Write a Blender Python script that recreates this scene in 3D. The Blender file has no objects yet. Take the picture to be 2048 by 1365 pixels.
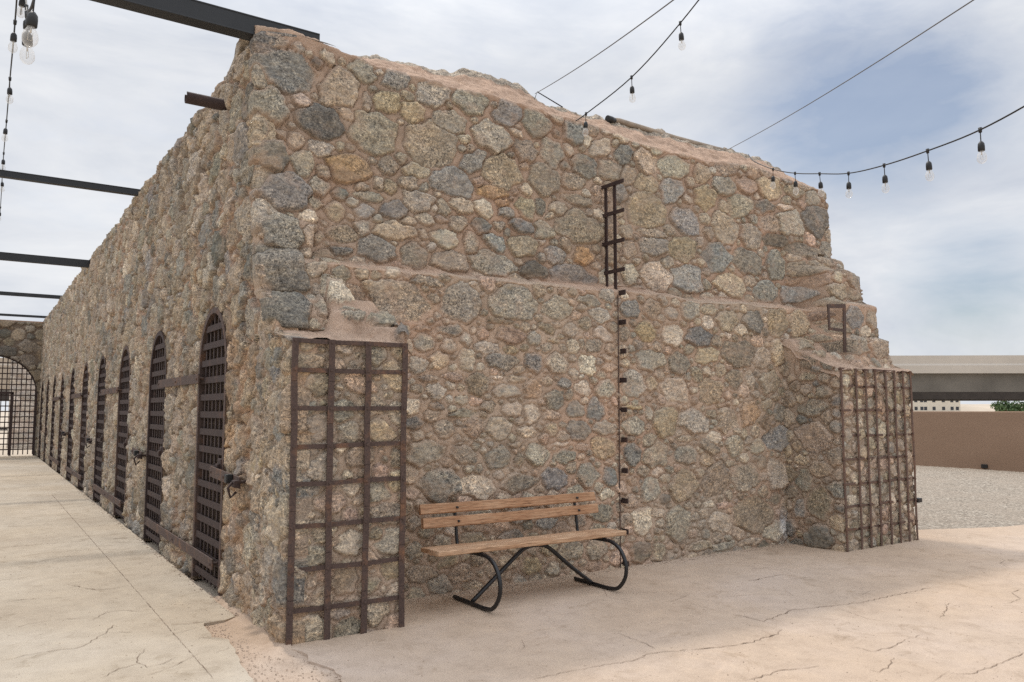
import bpy, math, random
import numpy as np
from mathutils import Vector, Matrix
# tables in metres, traced from the walls themselves
ST_U='''0.22 4.2 0.227 -0.026 0.015 -0.185 d|0.12 4.43 0.144 -0.013 -0.001 -0.059 t|0.33 4.44 0.056 0.001 -0 -0.046 g|0.49 4.34 0.047 0.001 -0 -0.042 k|0.68 4.17 0.149 -0.093 -0.049 -0.185 t|0.88 4.37 0.109 -0.06 -0.06 -0.085 g|1.21 4.39 0.116 -0.026 -0.001 -0.102 b|0.1 3.87 0.122 0.004 -0 -0.161 D|0.51 3.84 0.181 -0.061 -0.046 -0.149 k|1 3.84 0.211 0.003 0 -0.178 t|1.13 4.15 0.118 -0.027 -0.003 -0.105 y|0.93 4.1 0.046 0.001 0 -0.087 t|0.51 3.62 0.124 -0.012 0.002 -0.076 g|0.69 3.66 0.039 0.001 -0 -0.046 t|0.36 3.46 0.102 0.002 0 -0.106 c|0.1 3.46 0.117 0.003 -0 -0.124 K|0.29 3.63 0.077 0.002 -0 -0.069 t|0.76 3.49 0.19 -0.021 0.001 -0.133 o|1.11 3.58 0.088 0.001 -0 -0.087 t|0.2 3.18 0.201 -0.023 -0.005 -0.156 D|1.57 4.32 0.166 -0.011 0.025 -0.136 g|1.96 4.34 0.167 0.001 -0 -0.123 g|2.36 4.32 0.145 -0.053 -0.014 -0.135 b|2.71 4.28 0.168 -0.001 -0 -0.14 g|1.36 4.11 0.117 0.001 0 -0.095 y|1.73 4.08 0.171 0.001 0 -0.107 g|2.18 4.05 0.205 0 0 -0.144 g|1.88 3.96 0.074 0 -0 -0.042 c|2.46 4.14 0.08 -0.02 -0.023 -0.034 c|2.56 3.98 0.129 -0 0 -0.108 t|1.55 3.84 0.228 -0.087 -0.053 -0.19 t|1.98 3.77 0.051 -0.129 -0.068 -0.089 b|2.28 3.72 0.207 0 0 -0.168 t|2.77 3.74 0.199 -0.001 0 -0.159 t|2.89 4.02 0.135 -0.001 0 -0.151 g|1.39 3.58 0.134 -0.014 -0.003 -0.068 c|1.77 3.53 0.217 -0.039 -0.027 -0.116 b|2.18 3.51 0.18 -0.01 0.006 -0.063 o|1.3 3.45 0.095 -0.024 -0.016 -0.066 g|1.41 3.31 0.151 0.001 0 -0.098 g|3.17 4.3 0.141 -0.001 0 -0.145 b|3.35 4.24 0.072 -0.001 0 -0.073 c|3.42 4.36 0.08 -0.001 0 -0.053 t|3.83 4.18 0.103 -0.072 -0.027 -0.107 b|4.16 4.16 0.168 -0.003 0 -0.16 t|4.58 4.17 0.239 -0.051 -0.005 -0.14 g|3.3 3.96 0.176 -0.001 -0 -0.114 d|3.13 3.77 0.162 -0.018 0.004 -0.083 t|3.62 3.97 0.163 -0.002 -0 -0.111 t|3.89 3.96 0.127 -0.002 -0 -0.103 t|4.13 3.92 0.167 -0.002 0 -0.104 y|4.51 3.89 0.158 -0.099 -0.042 -0.137 b|4.12 3.61 0.283 -0.004 0 -0.196 y|4.72 3.58 0.212 -0.004 -0 -0.153 b|5.03 3.89 0.171 -0.004 -0 -0.133 y|5 4.17 0.122 -0.003 0 -0.105 t|2.93 3.46 0.105 -0.001 0 -0.085 t|3.19 3.31 0.28 -0.002 0 -0.167 t|5.44 4.35 0.172 -0.005 -0 -0.156 t|5.37 4.08 0.196 -0.004 0 -0.131 g|5.62 3.89 0.202 -0.005 -0 -0.138 c|6.07 3.95 0.176 -0.003 -0 -0.08 d|6.2 4.19 0.244 -0.006 -0 -0.144 y|5.78 4.16 0.161 -0.004 -0 -0.098 p|6.68 4.23 0.179 -0.004 0 -0.09 t|6.55 4.38 0.098 -0.004 -0 -0.077 b|6.92 4.38 0.204 -0.006 0 -0.111 t|7.06 4.19 0.135 -0.006 0 -0.112 g|6.48 4 0.165 -0.002 0 -0.044 c|6.17 3.75 0.178 -0.005 0 -0.118 t|6.57 3.81 0.255 -0.008 0 -0.171 g|7.07 3.91 0.269 -0.012 -0 -0.216 d|5.35 3.57 0.22 -0.006 0 -0.182 t|5.79 3.54 0.205 -0.006 0 -0.163 t|5.07 3.49 0.09 -0.002 0 -0.081 t|6.24 3.55 0.216 -0.004 0 -0.093 t|6.77 3.47 0.33 -0.005 -0 -0.108 t|7.24 3.53 0.105 -0.007 0 -0.131 g|5.16 3.22 0.223 -0.005 0 -0.161 b|5.69 3.22 0.246 -0.005 -0 -0.143 g|6.22 3.25 0.187 -0.008 -0 -0.178 d|5.39 2.92 0.271 -0.005 0 -0.134 y|4.69 2.92 0.225 -0.004 0 -0.167 b|5.97 2.88 0.209 -0.006 0 -0.132 d|6.4 2.89 0.153 -0.005 -0 -0.117 b|6.88 2.93 0.202 -0.005 0 -0.095 t|6.56 3.2 0.175 -0.005 0 -0.094 t|6.78 3.24 0.279 -0.004 -0 -0.075 t|0.51 3.3 0.096 0.002 0 -0.078 g|0.69 3.25 0.065 0.001 -0 -0.054 d|0.94 3.28 0.134 -0.006 0.003 -0.043 g|1.03 3.41 0.05 0.001 0 -0.065 t|1.13 3.39 0.061 0.001 0 -0.065 y|0.89 3.14 0.085 0.001 -0 -0.068 b|1.17 3.19 0.13 -0.006 0.008 -0.079 d|0.65 3.1 0.086 0.002 0 -0.083 y|0.4 3.01 0.109 0.001 0 -0.047 C|0.39 2.84 0.072 0.002 0 -0.087 C|0.7 2.93 0.124 -0.01 -0.001 -0.079 y|0.88 3 0.071 0.001 -0 -0.08 g|1.17 3.02 0.196 -0.003 0.016 -0.078 t|1 2.83 0.185 0.002 0 -0.106 d|0.68 2.78 0.103 0.001 0 -0.037 d|1.35 2.82 0.12 0.001 0 -0.109 g|1.65 3.29 0.066 0.001 0 -0.068 t|1.84 3.34 0.12 0.001 -0 -0.078 t|2.08 3.34 0.108 0 0 -0.089 c|2.28 3.42 0.078 0 0 -0.038 o|2.32 3.33 0.09 0 0 -0.057 d|2.55 3.41 0.105 -0 -0 -0.107 y|2.72 3.45 0.072 -0 0 -0.079 g|1.46 3.16 0.093 0.001 0 -0.058 c|1.63 3.18 0.07 0 0 -0.041 p|1.8 3.16 0.088 0 0 -0.068 t|2.05 3.17 0.102 0 0 -0.074 b|2.24 3.2 0.061 0 0 -0.042 t|2.5 3.23 0.15 -0 0 -0.067 d|2.74 3.21 0.113 -0 -0 -0.093 g|1.44 3.02 0.058 0 0 -0.044 t|1.65 3 0.121 0.001 -0 -0.09 c|1.93 3 0.079 0.001 0 -0.101 c|2.2 3.04 0.114 -0.044 -0.043 -0.07 b|2.5 3.04 0.167 -0 0 -0.101 y|2.71 3.11 0.059 -0 0 -0.034 c|1.72 2.81 0.183 0.001 -0 -0.099 t|2.15 2.83 0.255 0 0 -0.116 g|2.62 2.8 0.169 -0 0 -0.101 d|2.88 2.99 0.14 -0 0 -0.084 b|3.24 3.02 0.134 -0.001 0 -0.091 o|3.08 2.81 0.293 -0.001 -0 -0.1 b|3.18 3.59 0.191 -0.001 0 -0.056 t|3.85 3.16 0.098 -0.002 -0 -0.09 t|3.85 2.89 0.118 -0.002 -0 -0.105 g|4.18 3.23 0.204 -0.002 0 -0.103 g|4.21 2.9 0.211 -0.003 0 -0.146 c|4.63 3.25 0.208 -0.003 -0 -0.134 y|4.2 3.37 0.219 -0.001 0 -0.049 t|3.76 3.74 0.083 -0.002 -0 -0.107 d|3.62 3.39 0.068 -0.002 0 -0.131 t|0.16 2.84 0.173 0.003 0 -0.127 K|7.21 3.06 0.189 -0.012 0 -0.182 g|7.16 2.96 0.177 -0.007 0 -0.121 t'''
ST_L='''1.1 2.39 0.29 -0.046 -0.049 -0.17 t|1.7 2.4 0.218 0.001 0 -0.164 g|2.25 2.45 0.281 -0 0 -0.162 g|2.74 2.44 0.163 -0.001 -0 -0.117 g|1.47 2.28 0.038 0 -0 -0.042 g|1.37 2.56 0.177 -0.007 -0.006 -0.046 t|2.11 2.29 0.148 0 0 -0.036 t|3.11 2.54 0.136 -0.001 0 -0.063 g|3.24 2.41 0.125 -0.041 -0.037 -0.069 g|2.88 2.5 0.065 -0 0 -0.038 p|3.64 2.49 0.133 -0.002 -0 -0.095 d|3.93 2.52 0.125 -0.002 -0 -0.107 y|4.2 2.49 0.101 -0.002 0 -0.073 g|4.48 2.54 0.157 -0.003 0 -0.111 g|5.06 2.47 0.201 -0.004 0 -0.116 t|5.49 2.48 0.162 -0.005 0 -0.13 d|5.91 2.51 0.206 -0.008 0 -0.168 y|6.28 2.52 0.206 -0.009 0 -0.172 y|4.76 2.57 0.132 -0.002 0 -0.065 t|4.59 2.27 0.212 -0.003 0 -0.117 b|4.21 2.26 0.151 -0.003 0 -0.13 c|5.23 2.12 0.254 -0.006 0 -0.16 t|5.6 2.08 0.155 -0.005 0 -0.13 t|5.91 2.15 0.179 -0.007 0 -0.156 y|6.35 2.18 0.217 -0.008 0 -0.148 t|4.74 2.07 0.177 -0.003 0 -0.091 y|4.3 1.98 0.16 -0.003 -0 -0.119 g|5.15 1.83 0.146 -0.004 -0 -0.109 t|5.39 1.84 0.084 -0.004 0 -0.105 t|5.74 1.81 0.192 -0.006 -0 -0.13 t|1.35 2.05 0.107 0.001 -0 -0.075 g|1.33 2.17 0.083 0 0 -0.025 p|1.59 2.17 0.125 -0.005 -0.003 -0.055 g|1.91 2.16 0.07 -0.012 -0.007 -0.061 p|2.22 2.16 0.161 0 0 -0.076 p|2.46 2.14 0.078 -0 0 -0.073 g|1.58 2.03 0.09 0.012 0.018 -0.058 c|1.95 2.03 0.148 -0.006 -0.005 -0.061 g|2.21 2.03 0.091 0 0 -0.04 y|1.3 1.87 0.1 -0.011 -0.009 -0.074 c|1.48 1.91 0.098 0.015 0.019 -0.074 y|1.75 1.92 0.011 -0.084 -0.106 -0.009 c|2.12 1.92 0.178 -0.007 -0.007 -0.07 g|2.45 1.92 0.105 -0 0 -0.104 d|1.39 1.76 0.102 0 0 -0.033 p|1.63 1.77 0.111 -0.006 -0.011 -0.038 p|1.87 1.72 0.116 0 0 -0.103 t|2.06 1.78 0.082 -0.004 -0.01 -0.022 c|2.27 1.77 0.097 -0 0 -0.04 t|2.16 1.66 0.158 -0.007 -0.009 -0.066 g|2.45 1.68 0.105 -0 0 -0.099 P|1.46 1.65 0.103 0.001 0 -0.07 c|1.29 1.66 0.056 -0.015 -0.017 -0.039 t|1.61 1.7 0.05 -0.015 -0.015 -0.036 c|1.7 1.58 0.068 0 0 -0.046 g|1.84 1.58 0.074 -0.008 -0.011 -0.042 p|1.97 1.53 0.077 0 0 -0.06 g|1.47 1.53 0.08 0 0 -0.041 t|1.72 1.47 0.137 0.005 0.01 -0.042 g|2.22 1.5 0.112 -0 -0 -0.066 c|2.44 1.46 0.094 -0 0 -0.098 c|1.26 1.39 0.095 0.001 -0 -0.069 d|1.54 1.34 0.107 -0.03 -0.035 -0.074 g|1.83 1.35 0.1 0 0 -0.093 p|2.09 1.34 0.135 0 0 -0.113 c|2.38 1.3 0.103 -0 0 -0.062 c|1.36 1.15 0.175 0.001 -0 -0.114 g|1.74 1.12 0.124 -0.031 -0.043 -0.074 g|1.68 1.21 0.058 0 0 -0.017 c|1.89 1.23 0.065 0 0 -0.021 c|2.07 1.08 0.129 0 0 -0.099 g|2.3 1.05 0.059 -0 0 -0.061 t|2.5 1.09 0.127 -0 0 -0.111 g|2.26 1.19 0.085 -0 0 -0.031 t|1.5 0.88 0.178 0.001 0 -0.135 D|1.87 0.85 0.177 -0.023 -0.036 -0.11 c|2.29 0.86 0.192 -0 0 -0.091 g|2.69 0.87 0.145 -0.025 -0.027 -0.109 b|3.07 0.89 0.144 -0.001 -0 -0.116 g|3.35 0.86 0.094 -0.001 0 -0.099 b|3.31 0.7 0.106 -0.001 -0 -0.052 c|3.24 0.53 0.172 -0.001 -0 -0.088 g|2.61 2.24 0.099 -0.029 -0.041 -0.042 y|2.88 2.24 0.101 -0.001 0 -0.066 t|3.27 2.23 0.118 -0.051 -0.058 -0.058 c|2.72 2.28 0.068 -0.006 -0.006 -0.026 t|2.91 2.09 0.083 -0.001 -0 -0.08 c|3.02 2.12 0.012 -0.042 -0.055 -0.008 t|3.16 2.11 0.099 0.033 0.032 -0.071 t|3.37 2.09 0.066 0.025 0.021 -0.054 p|2.72 1.93 0.144 -0.001 0 -0.097 C|3.08 1.92 0.116 -0.001 0 -0.1 c|3.32 2 0.114 -0 -0 -0.029 c|3.35 1.91 0.095 -0.001 0 -0.048 p|2.68 2.12 0.085 -0.005 -0.008 -0.023 y|2.61 1.75 0.068 -0 0 -0.05 t|2.81 1.74 0.088 -0 0 -0.046 d|3.03 1.7 0.109 -0.001 0 -0.08 c|3.3 1.7 0.132 -0.001 0 -0.101 g|2.7 1.59 0.115 -0.001 -0 -0.096 g|2.93 1.51 0.099 -0.019 -0.014 -0.082 g|3.18 1.5 0.123 -0.001 0 -0.104 b|3.38 1.47 0.051 -0 0 -0.029 p|2.66 1.45 0.108 -0 0 -0.045 p|2.96 1.31 0.134 0.042 0.036 -0.092 g|3.28 1.33 0.156 -0.001 0 -0.071 t|2.66 1.32 0.08 -0 0 -0.068 y|3.27 1.14 0.162 -0.001 0 -0.109 O|2.79 1.07 0.139 -0.001 0 -0.073 g|2.77 1.19 0.092 -0 0 -0.023 C|3 1.15 0.084 -0 0 -0.042 p|3 1.06 0.054 -0 -0 -0.032 p|3.41 0.97 0.044 -0 0 -0.028 c|3.55 2.24 0.072 -0.001 0 -0.069 t|3.85 2.28 0.15 -0.002 0 -0.106 Y|3.91 2 0.199 -0.002 0 -0.116 g|3.66 1.75 0.159 -0.002 0 -0.133 g|3.91 1.75 0.082 -0.002 -0 -0.075 y|4.24 1.7 0.214 -0.064 -0.053 -0.121 c|3.64 1.52 0.138 -0 0 -0.027 Y|3.86 1.46 0.044 -0.001 0 -0.069 c|3.66 1.34 0.145 -0.002 -0 -0.102 g|4.11 1.38 0.19 -0.004 0 -0.156 y|3.64 1.07 0.125 -0.002 -0 -0.116 d|3.96 1.05 0.185 -0.003 0 -0.139 t|3.88 1.61 0.048 -0.001 0 -0.035 p|3.56 1.96 0.079 -0.001 0 -0.049 t|4.76 1.7 0.2 -0.004 -0 -0.143 y|4.52 1.58 0.056 -0.001 0 -0.042 p|5.15 1.58 0.061 -0.002 -0 -0.043 C|4.51 1.38 0.245 -0.004 0 -0.124 g|5.02 1.39 0.183 -0.005 0 -0.139 t|5.4 1.46 0.175 -0.005 -0 -0.132 P|5.91 1.46 0.133 -0.005 -0 -0.108 g|5.5 1.67 0.085 -0.002 -0 -0.045 t|5.84 1.17 0.211 -0.007 -0 -0.146 b|5.13 1.11 0.161 -0.004 0 -0.123 c|5.49 1.09 0.101 -0.004 0 -0.099 c|4.38 1.04 0.153 -0.003 -0 -0.097 g|4.37 1.2 0.131 -0.001 0 -0.036 t|4.72 1.11 0.154 -0.054 -0.079 -0.05 t|4.57 0.85 0.082 -0.002 -0 -0.051 t|4.34 0.73 0.216 -0.005 0 -0.172 y|4.83 0.76 0.216 -0.006 0 -0.177 t|5.29 0.77 0.221 -0.006 0 -0.167 g|5.83 0.79 0.21 -0.008 0 -0.178 c|5.03 0.92 0.095 -0.001 0 -0.037 t|5.43 0.34 0.32 0.04 0.013 -0.178 T|4.87 0.31 0.19 0.026 0.008 -0.115 t|4.24 0.35 0.192 -0.004 0 -0.169 g|3.96 0.48 0.096 -0.001 -0 -0.049 c|3.98 0.3 0.075 -0.001 -0 -0.034 t|4.95 0.49 0.156 -0.001 0 -0.039 p|4.7 0.52 0.083 -0.001 -0 -0.041 c|4.54 0.52 0.067 -0.001 0 -0.036 t|4.62 0.42 0.075 -0.001 -0 -0.046 t|4.58 0.32 0.067 -0.002 0 -0.051 g|4.92 0.06 0.178 -0.002 0 -0.057 g|5.75 0.16 0.19 -0.005 0 -0.12 c|6.01 0.42 0.161 -0.006 0 -0.128 t|4.14 0.03 0.098 -0.001 0 -0.049 t|4.56 0.1 0.177 -0.002 0 -0.061 t|3.93 0.11 0.129 -0.002 0 -0.092 t|5.31 0.07 0.196 -0.002 0 -0.053 t|3.87 0.71 0.155 -0.003 -0 -0.132 g|3.76 0.41 0.139 -0.003 0 -0.139 c|3.75 0.12 0.198 -0.002 0 -0.105 t|3.63 0.81 0.065 -0.001 -0 -0.048 p|1.34 0.18 0.144 0.001 -0 -0.075 t|1.7 0.14 0.115 0.001 -0 -0.081 t|1.82 0.4 0.142 0 0 -0.07 t|2.21 0.41 0.141 0 0 -0.06 b|1.53 0.41 0.098 0.001 -0 -0.065 g|1.28 0.37 0.072 0.001 0 -0.075 g|1.27 0.59 0.076 0.001 0 -0.063 g|2.43 0.13 0.119 -0 0 -0.078 y|2.67 0.08 0.079 -0 0 -0.062 c|2.01 0.14 0.076 0 0 -0.084 t|2.62 0.48 0.123 -0 -0 -0.062 b|2.86 0.22 0.168 -0.001 0 -0.107 t|3.18 0.2 0.134 -0.001 -0 -0.115 t|2.95 0.49 0.118 -0.001 -0 -0.077 g|2.31 0.58 0.16 -0 0 -0.065 g|1.89 0.61 0.15 0 -0 -0.075 g|1.55 0.64 0.118 0.001 0 -0.073 g|6.88 2.58 0.191 -0.01 -0 -0.156 b|7.25 2.6 0.137 -0.01 -0 -0.147 t|6.72 2.23 0.227 -0.007 -0 -0.105 g|7.12 2.23 0.238 -0.007 0 -0.107 t|6.7 2.46 0.148 -0.004 0 -0.079 t|0.16 2.52 0.182 0.004 -0 -0.17 G|0.12 2.2 0.168 0.003 -0 -0.123 K'''
ST_S='''0.32 1.2 -0.209 0.006 0 -0.165 t|0.26 0.48 -0.18 0.006 0 -0.157 t|0.28 0.12 -0.173 0.005 0 -0.124 D|0.31 1.51 -0.178 0.004 0 -0.094 g|0.4 1.72 -0.084 0.002 0 -0.061 t|0.38 1.86 -0.116 0.002 0 -0.056 t|0.17 1.69 -0.093 0.003 0 -0.071 t|0.15 1.42 -0.074 0.003 0 -0.081 t|0.46 0.72 -0.097 0.005 0 -0.122 g|0.23 0.85 -0.136 0.003 0 -0.081 t|0.52 0.39 -0.078 0.004 0 -0.111 b|0.48 0.94 -0.097 0.002 0 -0.056 t|0.16 1.85 -0.074 0.003 0 -0.066 t'''
ST_B='''0.52 2.4 0.17 -0.011 -0.009 -0.085 c|0.6 2.21 0.099 -0.004 -0.002 -0.053 g|0.84 2.16 0.167 -0.02 -0.031 -0.074 g|0.87 2.04 0.073 0.001 0 -0.063 G|0.52 2.64 0.122 -0.005 -0.012 -0.023 c|0.49 2.5 0.155 -0.006 -0.023 -0.027 c'''
CR="-0.506,10.713 -0.498,8.227 -0.569,5.198 -0.545,3.023 -0.545,1.595 -0.538,0.791 -0.530,0.193 -0.535,-0.236 -0.541,-0.445|-1.509,0.582 -1.386,0.636 -1.243,0.647 -1.115,0.623 -1.065,0.652 -0.936,0.858 -0.834,1.096|-1.053,-0.081 -0.944,0.039 -0.831,0.070 -0.831,0.194 -0.752,0.379|-0.831,0.070 -0.808,-0.021 -0.714,-0.008 -0.621,0.087|-0.983,2.721 -0.810,2.358 -0.641,2.310|-1.475,2.315 -1.193,2.282|-1.418,5.218 -0.858,5.189 -0.569,5.198|-1.326,9.883 -0.756,9.741 -0.397,9.179|-1.245,13.957 -0.537,13.481|-0.525,0.858 -0.318,0.827 -0.161,0.800|-0.945,1.327 -0.840,1.489 -0.725,1.499 -0.604,1.382|-0.890,0.897 -0.686,0.788|-0.464,0.364 -0.414,0.438 -0.306,0.351|-0.446,0.028 -0.334,0.073 -0.308,0.118|0.932,-1.416 1.093,-1.424 1.406,-1.445 1.620,-1.477 1.814,-1.432 1.961,-1.482 2.249,-1.576 2.499,-1.628 2.825,-1.601 2.939,-1.546|2.984,-1.116 3.002,-1.342 3.446,-1.253 3.800,-1.345 4.054,-1.403 4.385,-1.408 5.054,-1.430|1.955,-0.987 1.911,-1.424|2.973,-2.037 2.984,-2.183 3.160,-2.189 3.391,-2.148 3.607,-2.155|2.648,-2.366 2.649,-2.429 2.770,-2.405 2.988,-2.317|2.971,-2.646 3.071,-2.734 3.300,-2.740 3.750,-2.709|1.912,-2.085 2.100,-2.101 2.198,-2.084 2.382,-2.144 2.474,-2.162|4.145,-1.981 4.309,-1.938 4.551,-1.812 4.656,-1.808|3.923,-0.412 4.487,-0.387"
CAMR = ((0.829869, -0.048252, 0.555868), (-0.557958, -0.071767, 0.82676), (0.0, 0.996254, 0.08648))
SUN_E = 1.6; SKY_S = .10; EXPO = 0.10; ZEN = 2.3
CL = ((5.4, 5.8, 6.6), (6.6, 6.9, 7.45), (8.2, 8.3, 8.5))
HOLES = [((.806, .48, .347), .02, .19, .74), ((.833, .451, .321), .02, .12, .25), ((.895, .427, .13), .01, .12, .7), ((.76, .55, .33), .01, .13, .35)]
C = bpy.context.scene.collection
RNG = np.random.RandomState(7)
rad = math.radians

# ---------------------------------------------------------------- noise
def _tab(seed):
    return np.random.RandomState(seed).rand(256, 256)
_T = {}
def vn(x, y, seed=0):
    """value noise in 0..1 on arrays"""
    if seed not in _T: _T[seed] = _tab(seed)
    T = _T[seed]
    xi = np.floor(x).astype(int); yi = np.floor(y).astype(int)
    fx = x - xi; fy = y - yi
    fx = fx*fx*(3-2*fx); fy = fy*fy*(3-2*fy)
    a = T[xi & 255, yi & 255]; b = T[(xi+1) & 255, yi & 255]
    c = T[xi & 255, (yi+1) & 255]; d = T[(xi+1) & 255, (yi+1) & 255]
    return (a*(1-fx)+b*fx)*(1-fy) + (c*(1-fx)+d*fx)*fy
def fbm(x, y, seed=0, o=4):
    s = 0; a = 1; t = 0
    for i in range(o):
        s = s + a*(vn(x*2**i, y*2**i, seed+i)-.5); t += a; a *= .55
    return s/t*2          # about -1..1
def sstep(a, b, x):
    t = np.clip((x-a)/(b-a), 0, 1); return t*t*(3-2*t)

# ---------------------------------------------------------------- objects and labels
def link(o, parent=None):
    C.objects.link(o)
    if parent: o.parent = parent
    return o
def empty(name, label, cat, loc=(0, 0, 0), group=None):
    o = bpy.data.objects.new(name, None); o.empty_display_size = .2
    o.location = loc; o['label'] = label; o['category'] = cat; o['kind'] = 'thing'
    if group: o['group'] = group
    return link(o)
def tag(o, label, cat, group=None):
    o['label'] = label; o['category'] = cat; o['kind'] = 'thing'
    if group: o['group'] = group
    return o

class MB:
    """collects polygons into one mesh"""
    def __init__(s): s.v = []; s.f = []; s.sm = []
    def add(s, vs, fs, smooth=False):
        n = len(s.v); s.v += [tuple(v) for v in vs]; s.f += [tuple(i+n for i in f) for f in fs]
        s.sm += [smooth]*len(fs); return s
    def box(s, a, b, bev=0.0):
        x0, y0, z0 = a; x1, y1, z1 = b
        if bev <= 0:
            vs = [(x0,y0,z0),(x1,y0,z0),(x1,y1,z0),(x0,y1,z0),(x0,y0,z1),(x1,y0,z1),(x1,y1,z1),(x0,y1,z1)]
            return s.add(vs, [(0,3,2,1),(4,5,6,7),(0,1,5,4),(1,2,6,5),(2,3,7,6),(3,0,4,7)])
        c = [(a[i]+b[i])/2 for i in range(3)]; h = [(b[i]-a[i])/2 for i in range(3)]
        M = Matrix.Translation(c)
        return s.bbox(M, h, bev)
    def bbox(s, M, h, bev):
        """chamfered box of half sizes h in frame M"""
        import bmesh
        bm = bmesh.new(); bmesh.ops.create_cube(bm, size=2)
        for v in bm.verts: v.co = Vector((v.co.x*h[0], v.co.y*h[1], v.co.z*h[2]))
        bmesh.ops.bevel(bm, geom=bm.edges[:], offset=min(bev, .45*min(h)*2), segments=2, affect='EDGES', profile=.6)
        bm.verts.index_update()
        vs = [M @ v.co for v in bm.verts]; fs = [[v.index for v in f.verts] for f in bm.faces]
        bm.free(); return s.add(vs, fs)
    def bar(s, p, q, w, t, up=(0,0,1), bev=0.0):
        """flat bar from p to q, w across 'up x dir', t along up"""
        p = Vector(p); q = Vector(q); d = (q-p); L = d.length; d.normalize()
        up = Vector(up); sd = up.cross(d)
        if sd.length < 1e-5: sd = Vector((1,0,0)).cross(d)
        sd.normalize(); u = d.cross(sd)
        M = Matrix(((sd.x, u.x, d.x, 0), (sd.y, u.y, d.y, 0), (sd.z, u.z, d.z, 0), (0,0,0,1)))
        M = Matrix.Translation((p+q)/2) @ M
        if bev > 0: return s.bbox(M, (w/2, t/2, L/2), bev)
        vs = [M @ Vector((x*w/2, y*t/2, z*L/2)) for z in (-1,1) for y in (-1,1) for x in (-1,1)]
        return s.add(vs, [(0,2,3,1),(4,5,7,6),(0,1,5,4),(2,6,7,3),(0,4,6,2),(1,3,7,5)])
    def tube(s, pts, r, n=10, cap=True):
        pts = [Vector(p) for p in pts]; m = len(pts)
        rs = r if isinstance(r, (list, tuple)) else [r]*m
        t0 = (pts[1]-pts[0]).normalized()
        nrm = Vector((0,0,1)).cross(t0)
        if nrm.length < .1: nrm = Vector((1,0,0)).cross(t0)
        nrm.normalize(); vs = []
        for i, p in enumerate(pts):
            t = (pts[min(i+1, m-1)]-pts[max(i-1, 0)]).normalized()
            nrm = (nrm - t*nrm.dot(t)).normalized(); b = t.cross(nrm)
            for k in range(n):
                a = 2*math.pi*k/n; vs.append(p+(nrm*math.cos(a)+b*math.sin(a))*rs[i])
        fs = [(i*n+k, i*n+(k+1)%n, (i+1)*n+(k+1)%n, (i+1)*n+k) for i in range(m-1) for k in range(n)]
        s.add(vs, fs, True)
        if cap:
            o = len(s.v)-m*n
            s.f += [tuple(o+k for k in reversed(range(n))), tuple(o+(m-1)*n+k for k in range(n))]; s.sm += [False, False]
        return s
    def lathe(s, prof, origin=(0,0,0), n=14):
        vs = [(origin[0]+r*math.cos(2*math.pi*k/n), origin[1]+r*math.sin(2*math.pi*k/n), origin[2]+z) for r, z in prof for k in range(n)]
        m = len(prof)
        return s.add(vs, [(i*n+k, (i+1)*n+k, (i+1)*n+(k+1)%n, i*n+(k+1)%n) for i in range(m-1) for k in range(n)], True)
    def build(s, name, mat, parent=None):
        me = bpy.data.meshes.new(name); me.from_pydata(s.v, [], s.f); me.update()
        me.polygons.foreach_set('use_smooth', s.sm)
        me.materials.append(mat); return link(bpy.data.objects.new(name, me), parent)

def grid_mesh(name, X, Y, Z, mat, parent=None, col=None, mask=None, keep=None, flip=False):
    R, K = X.shape
    co = np.stack([X, Y, Z], -1).reshape(-1, 3).astype(np.float32)
    i = np.arange(R-1)[:, None]*K + np.arange(K-1)[None, :]
    q = np.stack([i, i+1, i+K+1, i+K], -1)
    if flip: q = q[..., ::-1]
    q = q.reshape(-1, 4)
    if keep is not None: q = q[keep.reshape(-1)]
    me = bpy.data.meshes.new(name)
    me.vertices.add(len(co)); me.vertices.foreach_set('co', co.ravel())
    me.loops.add(q.size); me.loops.foreach_set('vertex_index', q.ravel().astype(np.int32))
    me.polygons.add(len(q)); me.polygons.foreach_set('loop_start', (np.arange(len(q))*4).astype(np.int32))
    me.polygons.foreach_set('loop_total', np.full(len(q), 4, np.int32))
    me.update(); me.validate()
    me.polygons.foreach_set('use_smooth', np.ones(len(me.polygons), bool))
    if col is not None:
        a = me.color_attributes.new('Col', 'FLOAT_COLOR', 'POINT')
        c4 = np.ones((len(co), 4), np.float32); c4[:, :3] = col.reshape(-1, 3)
        if mask is not None: c4[:, 3] = mask.reshape(-1)
        a.data.foreach_set('color', c4.ravel())
    me.materials.append(mat)
    return link(bpy.data.objects.new(name, me), parent)

# ---------------------------------------------------------------- materials
def newmat(name):
    m = bpy.data.materials.new(name); m.use_nodes = True
    nt = m.node_tree; b = nt.nodes['Principled BSDF']; return m, nt, b
def N(nt, typ, **kw):
    n = nt.nodes.new(typ)
    for k, v in kw.items():
        if k in n.inputs.keys(): n.inputs[k].default_value = v
        else: setattr(n, k, v)
    return n
def ramp(nt, fac, stops, interp='LINEAR'):
    r = nt.nodes.new('ShaderNodeValToRGB'); r.color_ramp.interpolation = interp
    e = r.color_ramp.elements
    while len(e) > 1: e.remove(e[-1])
    e[0].position = stops[0][0]; e[0].color = (*stops[0][1], 1) if len(stops[0][1]) == 3 else stops[0][1]
    for p, c in stops[1:]:
        x = e.new(p); x.color = (*c, 1)
    nt.links.new(fac, r.inputs[0]); return r.outputs[0]
def mixc(nt, a, b, fac, mode='MIX'):
    m = nt.nodes.new('ShaderNodeMix'); m.data_type = 'RGBA'; m.blend_type = mode
    for sock, v in ((m.inputs[6], a), (m.inputs[7], b), (m.inputs[0], fac)):
        if hasattr(v, 'is_output'): nt.links.new(v, sock)
        else: sock.default_value = v if not isinstance(v, tuple) else (*v, 1)
    return m.outputs[2]
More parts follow.
